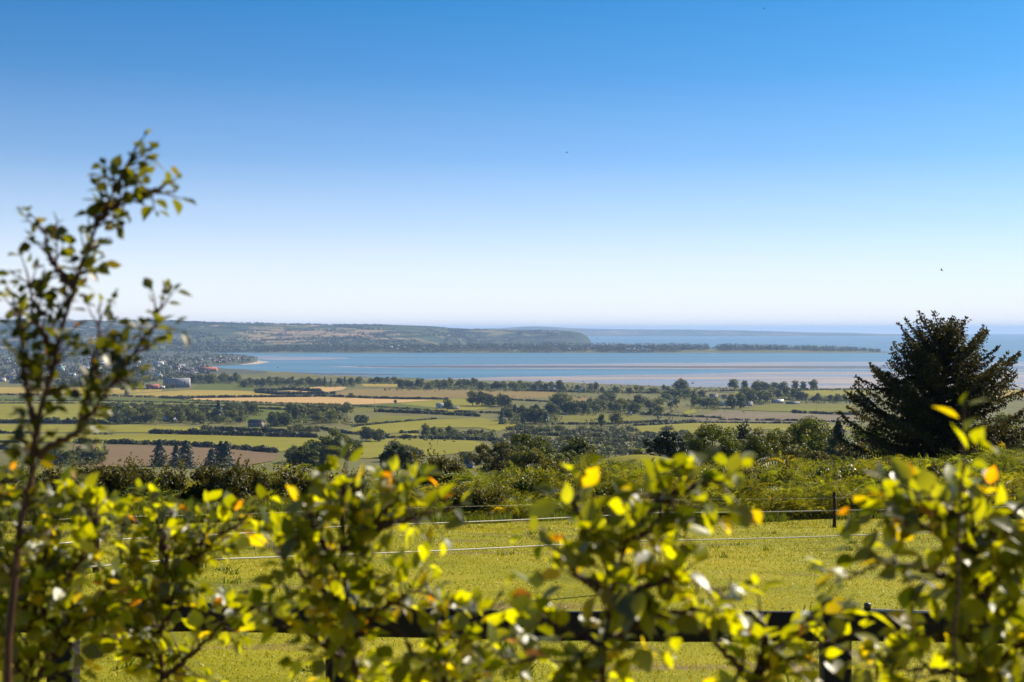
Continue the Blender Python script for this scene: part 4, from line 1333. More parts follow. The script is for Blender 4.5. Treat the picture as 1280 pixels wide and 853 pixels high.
def spruce():
    Y = 84.0
    p = at(1180, 420, Y)
    zg = float(zt(p[0], Y))
    H = p[2] - zg
    t = thing('spruce_tree', 'big dark spruce with upswept boughs rising over the bracken', 'tree', (p[0], Y, zg))
    g = np.random.default_rng(77)
    px = Y / F
    wood, need = MB(), MB()
    wood.tube([(0, 0, -0.3), (0.02, 0, H * 0.4), (-0.05, 0, H * 0.75), (0.02, 0, H * 0.99)], [0.27, 0.2, 0.1, 0.02], 10)
    VV, NN, SS, TT = [], [], [], []

    def spray(P, s, tc):
        VV.append(P); SS.append(s); TT.append(tc)

    def bough(z, th, L, pitch0, curl, dens=1.0):
        n = max(6, int(L / 0.22))
        q = np.zeros((n, 3)); q[0] = (0, 0, z)
        el = pitch0
        th0 = th
        for i in range(1, n):
            f = i / (n - 1)
            el = pitch0 + curl * f ** 1.6 + g.normal() * 0.04
            th0 += g.normal() * 0.08
            q[i] = q[i - 1] + L / (n - 1) * np.array([math.cos(th0) * math.cos(el), math.sin(th0) * math.cos(el), math.sin(el)])
        wood.tube(q, np.linspace(0.05 + 0.012 * L, 0.008, n), 5, 0, None, False)
        tc = 1 + 0.22 * g.normal()
        for i in range(1, n):
            f = i / (n - 1)
            if f < 0.12: continue
            d = q[i] - q[i - 1]; d /= np.linalg.norm(d)
            side = np.cross(d, (0, 0, 1.0)); side /= np.linalg.norm(side) + 1e-9
            for s in (-1, 1):
                if g.random() > 0.95 * dens: continue
                l2 = (0.95 * (1 - f) ** 0.6 * min(1, f * 4) * L * 0.36 + 0.2) * g.uniform(0.6, 1.2)
                dd = side * s * 0.8 + d * 0.65 + np.array([0, 0, 0.18]) + g.normal(size=3) * 0.12
                dd /= np.linalg.norm(dd)
                m = max(3, int(l2 / 0.075))
                for k in range(m):
                    a = (k + g.random()) / m
                    pt = q[i] + dd * l2 * a + np.array([0, 0, -0.42 * (a ** 1.5) * l2 + 0.02])
                    spray(pt + g.normal(size=3) * 0.035, g.uniform(0.11, 0.2), tc)
            spray(q[i] + g.normal(size=3) * 0.04, 0.2, tc)
            spray(q[i] + g.normal(size=3) * 0.04, 0.2, tc)

    # whorls
    z = 0.9
    while z < H * 0.975:
        f = z / H
        # reach in photograph pixels, wider to the left low down, rounded top
        R0 = np.interp(f, [0, 0.12, 0.3, 0.45, 0.6, 0.75, 0.88, 1.0], [110, 124, 130, 120, 104, 86, 60, 24]) * px
        nb = int(g.integers(6, 9))
        a0 = g.random() * 6.28
        for k in range(nb):
            th = a0 + k * 6.28 / nb + g.normal() * 0.25
            L = R0 * g.uniform(0.5, 1.12)
            if f < 0.18: L *= g.uniform(0.6, 1.0)
            bough(z + g.normal() * 0.08, th, L * 1.05, np.interp(f, [0, 0.3, 0.7, 1], [-0.16, -0.10, 0.2, 0.9]) + g.normal() * 0.10, np.interp(f, [0, 0.3, 0.7, 1], [0.3, 0.6, 0.6, 0.3]))
        z += np.interp(f, [0, 0.5, 1], [0.38, 0.34, 0.26])
    # the boughs that stand out of the outline
    for xx, zz, L, pit, cu in ((-1, 0.26, 124, 0.22, 0.45), (-1, 0.36, 112, 0.36, 0.5), (-1, 0.5, 96, 0.42, 0.6), (-1, 0.62, 66, 0.6, 0.6), (1, 0.34, 118, 0.3, 0.35), (1, 0.46, 98, 0.42, 0.4), (1, 0.58, 74, 0.5, 0.5),
                               (-1, 0.14, 120, 0.02, 0.2), (1, 0.2, 124, 0.1, 0.2), (-1, 0.8, 38, 0.85, 0.5), (1, 0.8, 40, 0.8, 0.5), (-1, 0.06, 100, -0.03, 0.1), (1, 0.08, 112, 0.0, 0.1)):
        th = (math.pi if xx < 0 else 0) + g.normal() * 0.15
        bough(zz * H, th, L * px * 1.2, pit, cu)
    P = np.array(VV)
    n = len(P)
    axis = P.copy(); axis[:, 2] = 0
    axis /= np.linalg.norm(axis, axis=1)[:, None] + 1e-6
    for rep in range(2):
        Nn = unit(n, g) * 0.9 + np.array([0, 0, 0.5])
        Nn /= np.linalg.norm(Nn, axis=1)[:, None]
        V, Fq = quads(P + g.normal(size=P.shape) * 0.03, Nn, np.array(SS) * 1.15, g, 0.42)
        tt = (np.array(TT) * (1 + 0.25 * g.normal(size=n))).clip(0.3, 2.2)
        br = (g.random(n) < 0.06)
        tint = np.stack([tt * np.where(br, 2.2, 1.0), tt * np.where(br, 1.5, 1.0), tt], 1)
        need.add(V, Fq, np.repeat(tint, 4, 0))
    link('trunk', wood.mesh('trunk', [M['bark']]), t)
    link('crown', need.mesh('crown', [M['spruce']]), t)


spruce()

# ------------------------------------------------------------------ bracken bank, hawthorns, paddock grass
BX = [-60, 0, 100, 190, 250, 330, 430, 520, 600, 640, 700, 760, 850, 900, 1000, 1100, 1200, 1280, 1340]
BT = [594, 596, 598, 604, 602, 604, 610, 610, 604, 600, 588, 590, 592, 590, 586, 584, 581, 574, 572]


def bracken():
    g = np.random.default_rng(31)
    n = 4600
    Yd = g.random(n) ** 1.25 * 12.0
    Yd[:1000] = g.random(1000) * 1.2 - 0.2
    X = g.uniform(-29, 29, n)
    Y = hedge_front(X) + Yd
    xp = 640 + X / Y * F
    keep = (xp > -90) & (xp < 1370)
    X, Y, Yd, xp = X[keep], Y[keep], Yd[keep], xp[keep]
    zg = zt(X, Y)
    top = CAMZ + (412 - np.interp(xp, BX, BT)) / F * (hedge_front(X) + 9.0)
    full = top - zt(X, hedge_front(X) + 9.0)
    lump = np.array([mnoise.noise(Vector((a / 2.6, b / 2.6, 1))) * 0.9 + mnoise.noise(Vector((a / 1.1, b / 1.1, 4))) * 0.7 for a, b in zip(X, Y)])
    H = np.interp(Yd, [0, 1.0, 4, 9, 12], [0.30, 0.55, 0.86, 1.0, 0.9]) * full + lump * np.interp(Yd, [0, 2], [0.4, 1])
    H = H.clip(0.35, 3.4)
    # each plant: fronds arching out from its stem, at several heights
    per = 7
    pid = np.repeat(np.arange(len(X)), per)
    low = np.tile(np.array([1.0, 0.98, 0.95, 0.9, 0.78, 0.6, 0.4]), len(X))
    X, Y, Yd, zg = X[pid], Y[pid], Yd[pid], zg[pid]
    H = H[pid] * low * g.uniform(0.92, 1.05, len(pid))
    n = len(X)
    # template frond: a curved rachis with tapering pinnae, in (along, side, up)
    T, np_ = [], 8
    for i in range(np_):
        t = 0.16 + 0.80 * i / (np_ - 1)
        zc = lambda s: 0.10 * math.sin(s * 3.0) - 0.34 * s * s
        ln = 0.38 * (1 - t) ** 0.75 + 0.04
        for s in (-1, 1):
            a = np.array([t, 0, zc(t)])
            T.append([a + (-.05, 0, 0), a + (0.07, s * ln * 0.55, 0.02), a + (0.12, s * ln, -0.05 * ln * 4), a + (0.03, s * ln * 0.4, 0)])
    T = np.array(T).reshape(-1, 3)
    m = len(T)
    th = np.tile(np.arange(per) * 6.283 / per * 3, n // per) + np.repeat(g.random(n // per) * 6.28, per) + g.normal(size=n) * 0.3
    el = g.uniform(0.0, 0.85, n)
    L = g.uniform(0.55, 1.25, n) * np.interp(H, [0.35, 1.5], [0.55, 1])
    roll = g.normal(size=n) * 0.9
    ca, sa = np.cos(el), np.sin(el)
    ct, st_ = np.cos(th), np.sin(th)
    fx = np.stack([ct * ca, st_ * ca, sa], 1)
    sd = np.stack([-st_, ct, np.zeros(n)], 1)
    up = np.cross(fx, sd)
    sd2 = sd * np.cos(roll)[:, None] + up * np.sin(roll)[:, None]
    up2 = np.cross(fx, sd2)
    base = np.stack([X, Y, zg + H - L * sa * 0.6], 1)
    V = base[:, None, :] + L[:, None, None] * (T[None, :, 0:1] * fx[:, None, :] + T[None, :, 1:2] * sd2[:, None, :] + T[None, :, 2:3] * up2[:, None, :])
    V = V.reshape(-1, 3)
    Fq = np.arange(n * m).reshape(-1, 4)
    patch = np.array([mnoise.noise(Vector((a / 4.5, b / 3.0, 9))) for a, b in zip(X, Y)])
    tt = (1 + 0.2 * g.normal(size=n // per)[pid] + 0.15 * g.normal(size=n)).clip(0.45, 1.6)
    br = (g.random(n // per) < 0.04)[pid]
    rr = tt * np.where(br, 1.6, 1 + 0.3 * patch.clip(-0.3, 0.5))
    tint = np.stack([rr, tt * np.where(br, 1.1, 1), tt * np.where(br, 0.8, 1 - 0.3 * patch)], 1)
    # stalks
    mb = MB()
    mb.add(V, Fq, np.repeat(tint, m, 0))
    tag(link('bracken', mb.mesh('bracken', [M['bracken']])), 'thick bank of arching green and rusty bracken behind the paddock', 'bracken', None, 'stuff')


bracken()


def bramble_bank():
    g = np.random.default_rng(41)
    n = 1150
    Yd = g.random(n) * 10.5
    X = g.uniform(-28, 28, n)
    Y = hedge_front(X) + 0.3 + Yd
    xp = 640 + X / Y * F
    zg = zt(X, Y)
    top = CAMZ + (412 - np.interp(xp, BX, BT)) / F * (hedge_front(X) + 9.0)
    full = top - zt(X, hedge_front(X) + 9.0)
    lump = np.array([mnoise.noise(Vector((a / 2.6, b / 2.6, 1))) * 0.9 for a, b in zip(X, Y)])
    H = (np.interp(Yd, [0, 1.2, 4, 9, 12], [0.22, 0.5, 0.84, 1.0, 0.9]) * full + lump * np.interp(Yd, [0, 2], [0.3, 1])).clip(0.35, 3.3)
    r = g.uniform(0.4, 1.0, n) * np.interp(Yd, [0, 2], [0.6, 1])
    keep = np.array([mnoise.noise(Vector((a / 3.1, b / 3.1, 12))) > -0.12 for a, b in zip(X, Y)])
    C = np.stack([X, Y, zg + H - r * 0.85], 1)[keep]
    r = r[keep]
    mb = MB()
    mb.add(*cloud(C, r, len(C) * 150, 0.13, g, 0.6, 0.85, 0.25))
    tag(link('brambles', mb.mesh('brambles', [M['bramble']])), 'dark leafy brambles rising in mounds through the bracken bank', 'brambles', None, 'stuff')


bramble_bank()


def bush(name, label, x, top_y, Yoff, wpx, seed, m='hawthorn', n=9000, tall=1.0, group=None):
    Xg = (x - 640) / F * 58.0
    Y = float(hedge_front(Xg)) + Yoff
    p = at(x, top_y, Y)
    zg = float(zt(p[0], Y))
    h = p[2] - zg
    w = wpx * 1.2 * Y / F / 2
    g = np.random.default_rng(seed)
    C, Rr = [], []
    for _ in range(46):
        a = g.random() * 6.28
        u = math.sqrt(g.random())
        z = g.uniform(0.16, 0.86) * h
        ww = w * 0.84 * math.sqrt(max(0.05, 1 - (max(0, z / h - 0.35) / 0.62) ** 2.2))
        C.append((math.cos(a) * u * ww, math.sin(a) * u * ww * 0.8, z)); Rr.append(g.uniform(0.22, 0.42))
    t = thing(name, label, 'bush', (p[0], Y, zg), 0, group)
    mb = MB()
    V, Fq, tt = cloud(np.array(C), np.array(Rr), n, 0.115, g, 0.3, 0.85)
    mb.add(V, Fq, tt)
    # shoots that break the outline
    for _ in range(60):
        a = g.random() * 6.28
        b = np.array([math.cos(a) * w * 0.6, math.sin(a) * w * 0.5, h * g.uniform(0.6, 0.9)])
        d = np.array([math.cos(a) * 0.5, math.sin(a) * 0.3, 0.9]) + g.normal(size=3) * 0.2
        k = 14
        P = b + np.linspace(0, g.uniform(0.3, 0.6), k)[:, None] * d + g.normal(size=(k, 3)) * 0.03
        V, Fq = quads(P, unit(k, g), 0.10, g)
        mb.add(V, Fq, (1.15, 1.1, 0.9))
    link('foliage', mb.mesh('foliage', [M[m]]), t)
    mb = MB()
    for k in range(7):
        a = k * 0.9
        mb.tube([(0, 0, -0.1), (math.cos(a) * w * 0.25, math.sin(a) * w * 0.2, h * 0.35), (math.cos(a) * w * 0.55, math.sin(a) * w * 0.45, h * 0.75)], [0.05, 0.035, 0.01], 6)
    link('stem', mb.mesh('stem', [M['bark']]), t)


bush('hawthorn_bush', 'dark hawthorn at the left edge behind the sapling', 38, 584, 2.2, 96, 1)
bush('hawthorn_bush', 'rounded hawthorn with a lit top right of the sapling', 130, 579, 1.8, 88, 2)
bush('hawthorn_bush', 'golden tipped hawthorn below the dark conifers', 196, 578, 2.2, 80, 3)
bush('hawthorn_bush', 'hawthorn below the ploughed field', 276, 580, 2.4, 82, 4)
bush('hawthorn_bush', 'hawthorn before the gap right of the ploughed field', 345, 584, 2.2, 80, 5)
bush('hawthorn_bush', 'dark hawthorn half hidden by the orange tipped shrub', 420, 592, 2.0, 84, 6)
bush('hawthorn_bush', 'tall dark rounded bush left of the grey slate roof', 548, 566, 6.0, 74, 7, 'hawthorn', 10000)
bush('hawthorn_bush', 'low dark bush at the foot of the bank in the middle', 590, 612, 1.2, 90, 8)
bush('hawthorn_bush', 'reddish dark bush at the end of the green knoll', 706, 574, 7.0, 70, 9)
bush('hawthorn_bush', 'mounded bush on the bank between the two middle shrubs', 662, 588, 4.0, 74, 11, 'bramble')
bush('hawthorn_bush', 'mounded bush on the bank right of the green knoll', 884, 582, 5.0, 84, 12, 'bramble')
bush('hawthorn_bush', 'dark lumpy bush on the bank below the pale rounded tree', 960, 584, 4.0, 76, 13, 'hawthorn')
bush('hawthorn_bush', 'lumpy bush on the bank above the fence post', 1052, 581, 4.5, 86, 14, 'bramble')
bush('hawthorn_bush', 'dark bush on the bank at the foot of the big spruce', 1150, 578, 4.0, 96, 15, 'hawthorn')
bush('hawthorn_bush', 'low bush under the right end of the bank', 1290, 566, 6.0, 100, 10)


def blades(name, X, Y, hgt, wid, label, m, seed, cat, lean=0.35, zoff=0.0):
    g = np.random.default_rng(seed)
    n = len(X)
    Z = zt(X, Y) + zoff
    a = g.random(n) * 6.28
    side = np.stack([np.cos(a), np.sin(a), np.zeros(n)], 1)
    b = g.random(n) * 6.28
    ln = np.stack([np.cos(b), np.sin(b), np.zeros(n)], 1) * (lean * hgt * g.random(n))[:, None]
    P = np.stack([X, Y, Z - 0.01], 1)
    w = side * (wid * 0.5)[:, None]
    mid = P + ln * 0.35 + np.array([0, 0, 1.0]) * (hgt * 0.6)[:, None]
    tip = P + ln + np.array([0, 0, 1.0]) * hgt[:, None]
    V = np.stack([P - w, P + w, mid + w * 0.7, mid - w * 0.7, tip], 1).reshape(-1, 3)
    i = np.arange(n)[:, None] * 5
    mb = MB()
    patch = np.array([mnoise.noise(Vector((x / 1.6, y / 3.2, 2))) * 0.6 + mnoise.noise(Vector((x / 6, y / 9, 5))) for x, y in zip(X, Y)])
    t = (1 + 0.14 * g.normal(size=n)).clip(0.5, 1.6) * (1 + 0.26 * patch)
    dry = g.random(n) < (0.05 + 0.10 * (patch > 0.25))
    tint = np.stack([t * np.where(dry, 1.5, 1 + 0.10 * patch), t * np.where(dry, 1.15, 1), t * np.where(dry, 1.6, 1)], 1)
    me = mesh_np(name, V, [i + np.array([[3, 2, 4]]), i + np.array([[0, 1, 2, 3]])], [M[m]], None, np.repeat(tint, 5, 0))
    return tag(link(name, me), label, cat, None, 'stuff')


gg = np.random.default_rng(8)
n = 190000
Yq = 10.5 + 50 * gg.random(n) ** 1.7
Xq = gg.uniform(-1, 1, n) * (0.40 * Yq + 1.5)
bare = np.array([mnoise.noise(Vector((a / 3.2, b / 1.6, 15))) + 0.35 * mnoise.noise(Vector((a / 0.7, b / 0.5, 3))) for a, b in zip(Xq, Yq)])
ok = (Yq < hedge_front(Xq) + 0.5) & (bare < 0.52)
Xq, Yq = Xq[ok], Yq[ok]
blades('paddock_grass', Xq, Yq, gg.uniform(0.012, 0.042, len(Xq)) * np.interp(Yq, [10, 50], [0.9, 1.5]), np.interp(Yq, [10, 60], [0.011, 0.04]), 'short yellow green grass of the grazed paddock', 'grass', 1, 'grass', 1.1)
n = 26000
Xq = gg.uniform(-26, 26, n)
Xq = Xq[np.array([mnoise.noise(Vector((a / 2.2, 0, 6))) > (-0.3 if a < -4 else 0.0) for a in Xq])]
n = len(Xq)
Yq = hedge_front(Xq) - 0.5 + gg.normal(size=n) * 0.55 + np.where(Xq < -3, 0.3, 0)
blades('long_grass', Xq, Yq, gg.uniform(0.2, 0.65, n) * np.where(Xq < -4, 1.4, 0.75), np.full(n, 0.03), 'long uncut grass along the foot of the bracken bank', 'weed', 2, 'grass', 0.6)
# dock and clover tufts in the paddock
n = 200
Xc = gg.uniform(-1, 1, n) * 20; Yc = 12 + 42 * gg.random(n) ** 1.4
ok = Yc < hedge_front(Xc) - 1
Xc, Yc = Xc[ok], Yc[ok]
Xt = np.repeat(Xc, 16) + gg.normal(size=len(Xc) * 16) * 0.09
Yt = np.repeat(Yc, 16) + gg.normal(size=len(Xc) * 16) * 0.09
blades('weed_tufts', Xt, Yt, gg.uniform(0.06, 0.17, len(Xt)), np.full(len(Xt), 0.03), 'darker weed tufts scattered over the paddock', 'weed', 3, 'weeds', 1.2)

# ------------------------------------------------------------------ fences
def tube_obj(name, P, r, m, parent, sides=6):
    mb = MB()
    mb.tube(P, r, sides)
    return link(name, mb.mesh(name, [M[m]]), parent)


def tape_strip(mb, P, w, th=0.003):
    P = np.asarray(P, float)
    n = len(P)
    V = np.concatenate([P + (0, -th, -w / 2), P + (0, -th, w / 2), P + (0, th, w / 2), P + (0, th, -w / 2)])
    i = np.arange(n - 1)
    Fq = []
    for a, b in ((0, 1), (1, 2), (2, 3), (3, 0)):
        Fq.append(np.stack([a * n + i, a * n + i + 1, b * n + i + 1, b * n + i], 1))
    mb.add(V, np.concatenate(Fq))


def ground_hit(x, y):
    sx, sz = slope(x, y)
    for Y in np.arange(8, 70, 0.05):
        if CAMZ + sz * Y <= float(zt(sx * Y, Y)):
            return np.array([sx * Y, Y, float(zt(sx * Y, Y))])
    return None


def sag(a, b, s=0.03, n=14):
    t = np.linspace(0, 1, n)
    P = a[None, :] * (1 - t)[:, None] + b[None, :] * t[:, None]
    P[:, 2] -= s * np.sin(t * np.pi)
    return P


def electric_fence(name, label, posts, strands, group):
    """posts: (x, y) foot pixels; strands: heights above ground and half width"""
    t = thing(name, label, 'fence', (0, 0, 0), 0, group)
    feet = [ground_hit(x, y) if isinstance(y, (int, float)) and y > 0 else None for x, y in posts]
    ph = 1.22
    for f in feet:
        mb = MB()
        g = f + np.array([0, 0, -0.3])
        mb.tube([g, f + (0.005, 0, 0.6), f + (0.0, 0.0, ph), f + (0, 0, ph + 0.015)], [0.062, 0.06, 0.058, 0.03], 10)
        po = link('post', mb.mesh('post', [M['post_wood']], True), t)
        for h, w in strands:
            mb = MB()
            mb.box(f[0] - 0.025, f[0] + 0.025, f[1] - 0.1, f[1] - 0.055, f[2] + h - 0.03, f[2] + h + 0.03)
            link('insulator', mb.mesh('insulator', [M['plastic']]), po)
    for h, w in strands:
        mb = MB()
        for a, b in zip(feet[:-1], feet[1:]):
            tape_strip(mb, sag(a + (0, -0.08, h), b + (0, -0.08, h), 0.02 * np.linalg.norm(b - a) / 8), w)
        link('tape', mb.mesh('tape', [M['tape']]), t)


electric_fence('electric_fence', 'white taped electric fence on brown posts before the bracken', [(1290, 652), (1043, 660), (825, 664), (428, 687), (120, 716), (-60, 735)], [(0.60, 0.032), (1.03, 0.004)], None)
electric_fence('electric_fence', 'nearer white tape fence crossing the middle of the paddock', [(1215, 717), (762, 743), (205, 791), (-60, 825)], [(0.86, 0.019)], None)


def rail_fence():
    t = thing('rail_fence', 'black timber post and rail fence behind the shrubs', 'fence')
    Yl, Yr = 8.6, 8.0
    L = at(-160, 768, Yl); Rr = at(1420, 790, Yr)

    def along(x):
        f = (x + 160) / 1580.0
        return L + (Rr - L) * f
    xs = [-160, 86, 449, 1070, 1420]
    # rails run between posts, with slight sag and hewn edges
    for lo, drop in ((0, 0.0), (1, 0.48)):
        for a, b in ((-160, 451), (455, 1420)):
            P, Q = along(a), along(b)
            n = 16
            mb = MB()
            hh, th = 0.085, 0.022
            d = (Q - P) / np.linalg.norm(Q - P)
            nrm = np.array([d[1], -d[0], 0])
            V = []
            g = np.random.default_rng(int(a) + 300 + lo)
            for k in range(n):
                f = k / (n - 1)
                c = P + (Q - P) * f + (0, 0, -drop - 0.012 * math.sin(f * 6) + g.normal() * 0.0015)
                e = hh + g.normal() * 0.002
                for s, u in ((1, -1), (1, 1), (-1, 1), (-1, -1)):
                    V.append(c + nrm * th * s + np.array([0, 0, e * u * (1 if abs(s) else 1)]))
            Fq = [(0, 1, 2, 3), tuple((n - 1) * 4 + q for q in (3, 2, 1, 0))]
            for k in range(n - 1):
                for q in range(4):
                    r_ = (q + 1) % 4
                    Fq.append((k * 4 + q, k * 4 + 4 + q, k * 4 + 4 + r_, k * 4 + r_))
            mb.add(V, Fq)
            me = mb.mesh('rail', [M['timber']])
            o = link('rail', me, t)
            bv = o.modifiers.new('bevel', 'BEVEL'); bv.width = 0.006; bv.segments = 2; bv.limit_method = 'ANGLE'
    for x in xs[1:-1]:
        c = along(x) + np.array([0, 0.10, 0])
        zg = float(zt(c[0], c[1]))
        top = c[2] + (0.15 if x == 1070 else 0.06)
        mb = MB()
        w = 0.078
        y0, y1 = c[1] - 0.066, c[1] + 0.10
        V = [(c[0] - w, y0, zg - 0.4), (c[0] + w, y0, zg - 0.4), (c[0] + w, y1, zg - 0.4), (c[0] - w, y1, zg - 0.4),
             (c[0] - w, y0, top - 0.0), (c[0] + w, y0, top - 0.03), (c[0] + w, y1, top - 0.03), (c[0] - w, y1, top + 0.0)]
        mb.add(V, [(0, 3, 2, 1), (4, 5, 6, 7), (0, 1, 5, 4), (1, 2, 6, 5), (2, 3, 7, 6), (3, 0, 4, 7)])
        o = link('post', mb.mesh('post', [M['timber']]), t)
        bv = o.modifiers.new('bevel', 'BEVEL'); bv.width = 0.008; bv.segments = 2
    # wire insulator on the top rail and its tape
    c = along(1103) + np.array([0, 0, 0.085])
    mb = MB()
    mb.tube([c, c + (0, 0, 0.03), c + (0, 0, 0.02), c + (0, 0, 0.055), c + (0, 0, 0.06)], [0.012, 0.012, 0.02, 0.02, 0.01], 10)
    link('insulator', mb.mesh('insulator', [M['plastic']], True), t)
    mb = MB()
    q = along(1420) + np.array([0, 0.0, 0.12])
    tape_strip(mb, sag(c + (0, 0, 0.02), q, 0.02), 0.014)
    link('tape', mb.mesh('tape', [M['tape']]), t)


rail_fence()

# ------------------------------------------------------------------ leafy shrubs in front of the camera
LW = [(0.0, 0.0), (0.12, 0.55), (0.28, 0.93), (0.45, 1.0), (0.62, 0.82), (0.70, 0.74), (0.82, 0.42), (0.90, 0.26), (1.06, 0.0)]


def leaf_template():
    V, Fq, F3 = [], [], []
    for t, w in LW:
        z = -0.10 * t * t
        V.append((t, 0, z))
    nl = len(LW)
    for s in (-1, 1):
        b = len(V)
        for t, w in LW[1:-1]:
            V.append((t + 0.02, s * w * 0.37, -0.10 * t * t + 0.10 * w))
        for k in range(len(LW) - 3):
            m0, m1, e0, e1 = k + 1, k + 2, b + k, b + k + 1
            Fq.append((m0, m1, e1, e0) if s > 0 else (m0, e0, e1, m1))
        F3.append((0, 1, b) if s > 0 else (0, b, 1))
        F3.append((nl - 2, nl - 1, b + len(LW) - 3) if s > 0 else (nl - 2, b + len(LW) - 3, nl - 1))
    return np.array(V), np.array(Fq), np.array(F3)


LT_V, LT_Q, LT_T = leaf_template()


class Leaves:
    def __init__(self, g):
        self.P, self.D, self.N, self.S, self.T = [], [], [], [], []
        self.g = g

    def add(self, p, d, n, s, tint):
        self.P.append(p); self.D.append(d); self.N.append(n); self.S.append(s); self.T.append(tint)

    def mesh(self, m):
        P, D, Nn, S, T = map(np.array, (self.P, self.D, self.N, self.S, self.T))
        D /= np.linalg.norm(D, axis=1)[:, None]
        Nn = Nn - D * (Nn * D).sum(1)[:, None]
        Nn /= np.linalg.norm(Nn, axis=1)[:, None] + 1e-9
        B = np.cross(Nn, D)
        n, k = len(P), len(LT_V)
        curl = self.g.uniform(0.2, 2.6, n)
        fold = self.g.uniform(0.2, 2.2, n)
        wid = self.g.uniform(0.8, 1.2, n)
        zc = LT_V[None, :, 2]
        ctr = -0.10 * LT_V[:, 0] ** 2
        Z = ctr[None, :] * curl[:, None] + (LT_V[:, 2] - ctr)[None, :] * fold[:, None]
        V = P[:, None, :] + S[:, None, None] * (LT_V[None, :, 0:1] * D[:, None, :] + (LT_V[None, :, 1] * wid[:, None])[:, :, None] * B[:, None, :] + Z[:, :, None] * Nn[:, None, :])
        i = np.arange(n)[:, None, None] * k
        me = mesh_np('leaves', V.reshape(-1, 3), [(LT_T[None] + i).reshape(-1, 3), (LT_Q[None] + i).reshape(-1, 4)], [m], None, np.repeat(T, k, 0), True)
        return me


def leaf_tint(g, tip):
    t = g.uniform(0.6, 1.35)
    u = g.random()
    if tip and u < 0.11:        # young bronze and orange leaves at the tips
        return (t * 1.9, t * 0.85, t * 0.9)
    if u < 0.10:
        return (t * 1.6, t * 1.3, t * 0.8)      # yellowing
    if u < 0.62:
        return (t * 1.1, t * 1.2, t * 0.9)
    return (t * 0.5, t * 0.58, t * 0.8)         # darker leaves, the shade inside the shrub put into their tint


def grow(P, g, leaves, twigs, length, leaf, step, tipflag=True, drop=0.15):
    """one twig with alternate leaves from P[0] heading P[1]"""
    p, d = np.array(P[0], float), np.array(P[1], float)
    d /= np.linalg.norm(d)
    n = max(3, int(length / step))
    pts = [p.copy()]
    side = np.cross(d, g.normal(size=3)); side /= np.linalg.norm(side)
    for k in range(n):
        d = d + g.normal(size=3) * 0.10 + np.array([0, 0, 0.05 - drop * k / n])
        d /= np.linalg.norm(d)
        p = p + d * step
        pts.append(p.copy())
        f = k / n
        s = leaf * (0.75 + 0.5 * math.sin(math.pi * min(1, 0.25 + f * 0.75))) * g.uniform(0.7, 1.2)
        side = side - d * side.dot(d); side /= np.linalg.norm(side) + 1e-9
        side = -side
        ld = side * 0.85 + d * 0.7 + g.normal(size=3) * 0.22 + np.array([0, 0, -0.12])
        up = np.array([0, 0, 1.0]) + g.normal(size=3) * 0.5 + np.array([0.18, 0.1, 0])
        leaves.add(p + ld * 0.006, ld, up, s, leaf_tint(g, tipflag and f > 0.7))
    leaves.add(p, d + g.normal(size=3) * 0.1, np.array([0, 0, 1.0]) + g.normal(size=3) * 0.5, leaf * 0.8, leaf_tint(g, tipflag))
    twigs.append((np.array(pts), 0.0022))


def shrub(name, label, stems, seed, leaf=0.045, dens=26, tw=(0.06, 0.22), m='leaf', spread=0.9, cat='shrub', from_t=0.0, step=0.018, rad=0.011, tiplimit=None):
    """stems: list of point lists (x, y, Y); the first point of a stem may be below the frame"""
    g = np.random.default_rng(seed)
    t0 = at(*stems[0][0])
    base = np.array([t0[0], t0[1], float(zt(t0[0], t0[1]))])
    t = thing(name, label, cat, tuple(base))
    lv = Leaves(g)
    for si, st in enumerate(stems):
        K = np.array([at(*q) for q in st])
        if si == 0:
            K = np.vstack([base - (0, 0, 0.05), (base * 0.5 + K[0] * 0.5) + (0.03, 0.0, 0), K])
        # smooth the control line
        n = 40
        s = np.concatenate([[0], np.cumsum(np.linalg.norm(np.diff(K, axis=0), axis=1))])
        tt = np.linspace(0, s[-1], n)
        C = np.stack([np.interp(tt, s, K[:, k]) for k in range(3)], 1)
        for _ in range(3):
            C[1:-1] = 0.25 * C[:-2] + 0.5 * C[1:-1] + 0.25 * C[2:]
        C[1:-1] += g.normal(size=(n - 2, 3)) * 0.0025
        L = s[-1]
        r0 = rad if si == 0 else rad * 0.6
        mb = MB()
        mb.tube(C, np.linspace(r0 * (1.5 if si == 0 else 1), 0.002, n), 7)
        tw_list = []
        Lvis = L if si else L - s[2]
        s0 = 0 if si else s[2]
        nt_ = int(Lvis * dens)
        for k in range(nt_):
            a = s0 + Lvis * (from_t + (1 - from_t) * (k + g.random()) / nt_)
            j = min(n - 2, int(a / L * (n - 1)))
            d = C[j + 1] - C[j]; d /= np.linalg.norm(d)
            out = np.cross(d, g.normal(size=3)); out /= np.linalg.norm(out)
            out[1] *= 0.8
            f = (a - s0) / Lvis
            l = g.uniform(*tw) * (1.1 - 0.6 * f)
            p = C[j] + (C[j + 1] - C[j]) * g.random()
            grow((p, out * spread + d * 0.75 + np.array([0, 0, 0.15])), g, lv, tw_list, l, leaf, step, f > 0.55 or g.random() < 0.25)
        # the tip itself
        d = C[-1] - C[-3]
        grow((C[-1], d / np.linalg.norm(d)), g, lv, tw_list, 0.05, leaf * 0.8, step)
        for pts, r in tw_list:
            mb.tube(pts, np.linspace(r, 0.0009, len(pts)), 4, 0, None, False)
        link('stem', mb.mesh('stem', [M['twig']], True), t, tuple(-base))
    link('leaves', lv.mesh(M[m]), t, tuple(-base))
    return len(lv.P)


cnt = 0
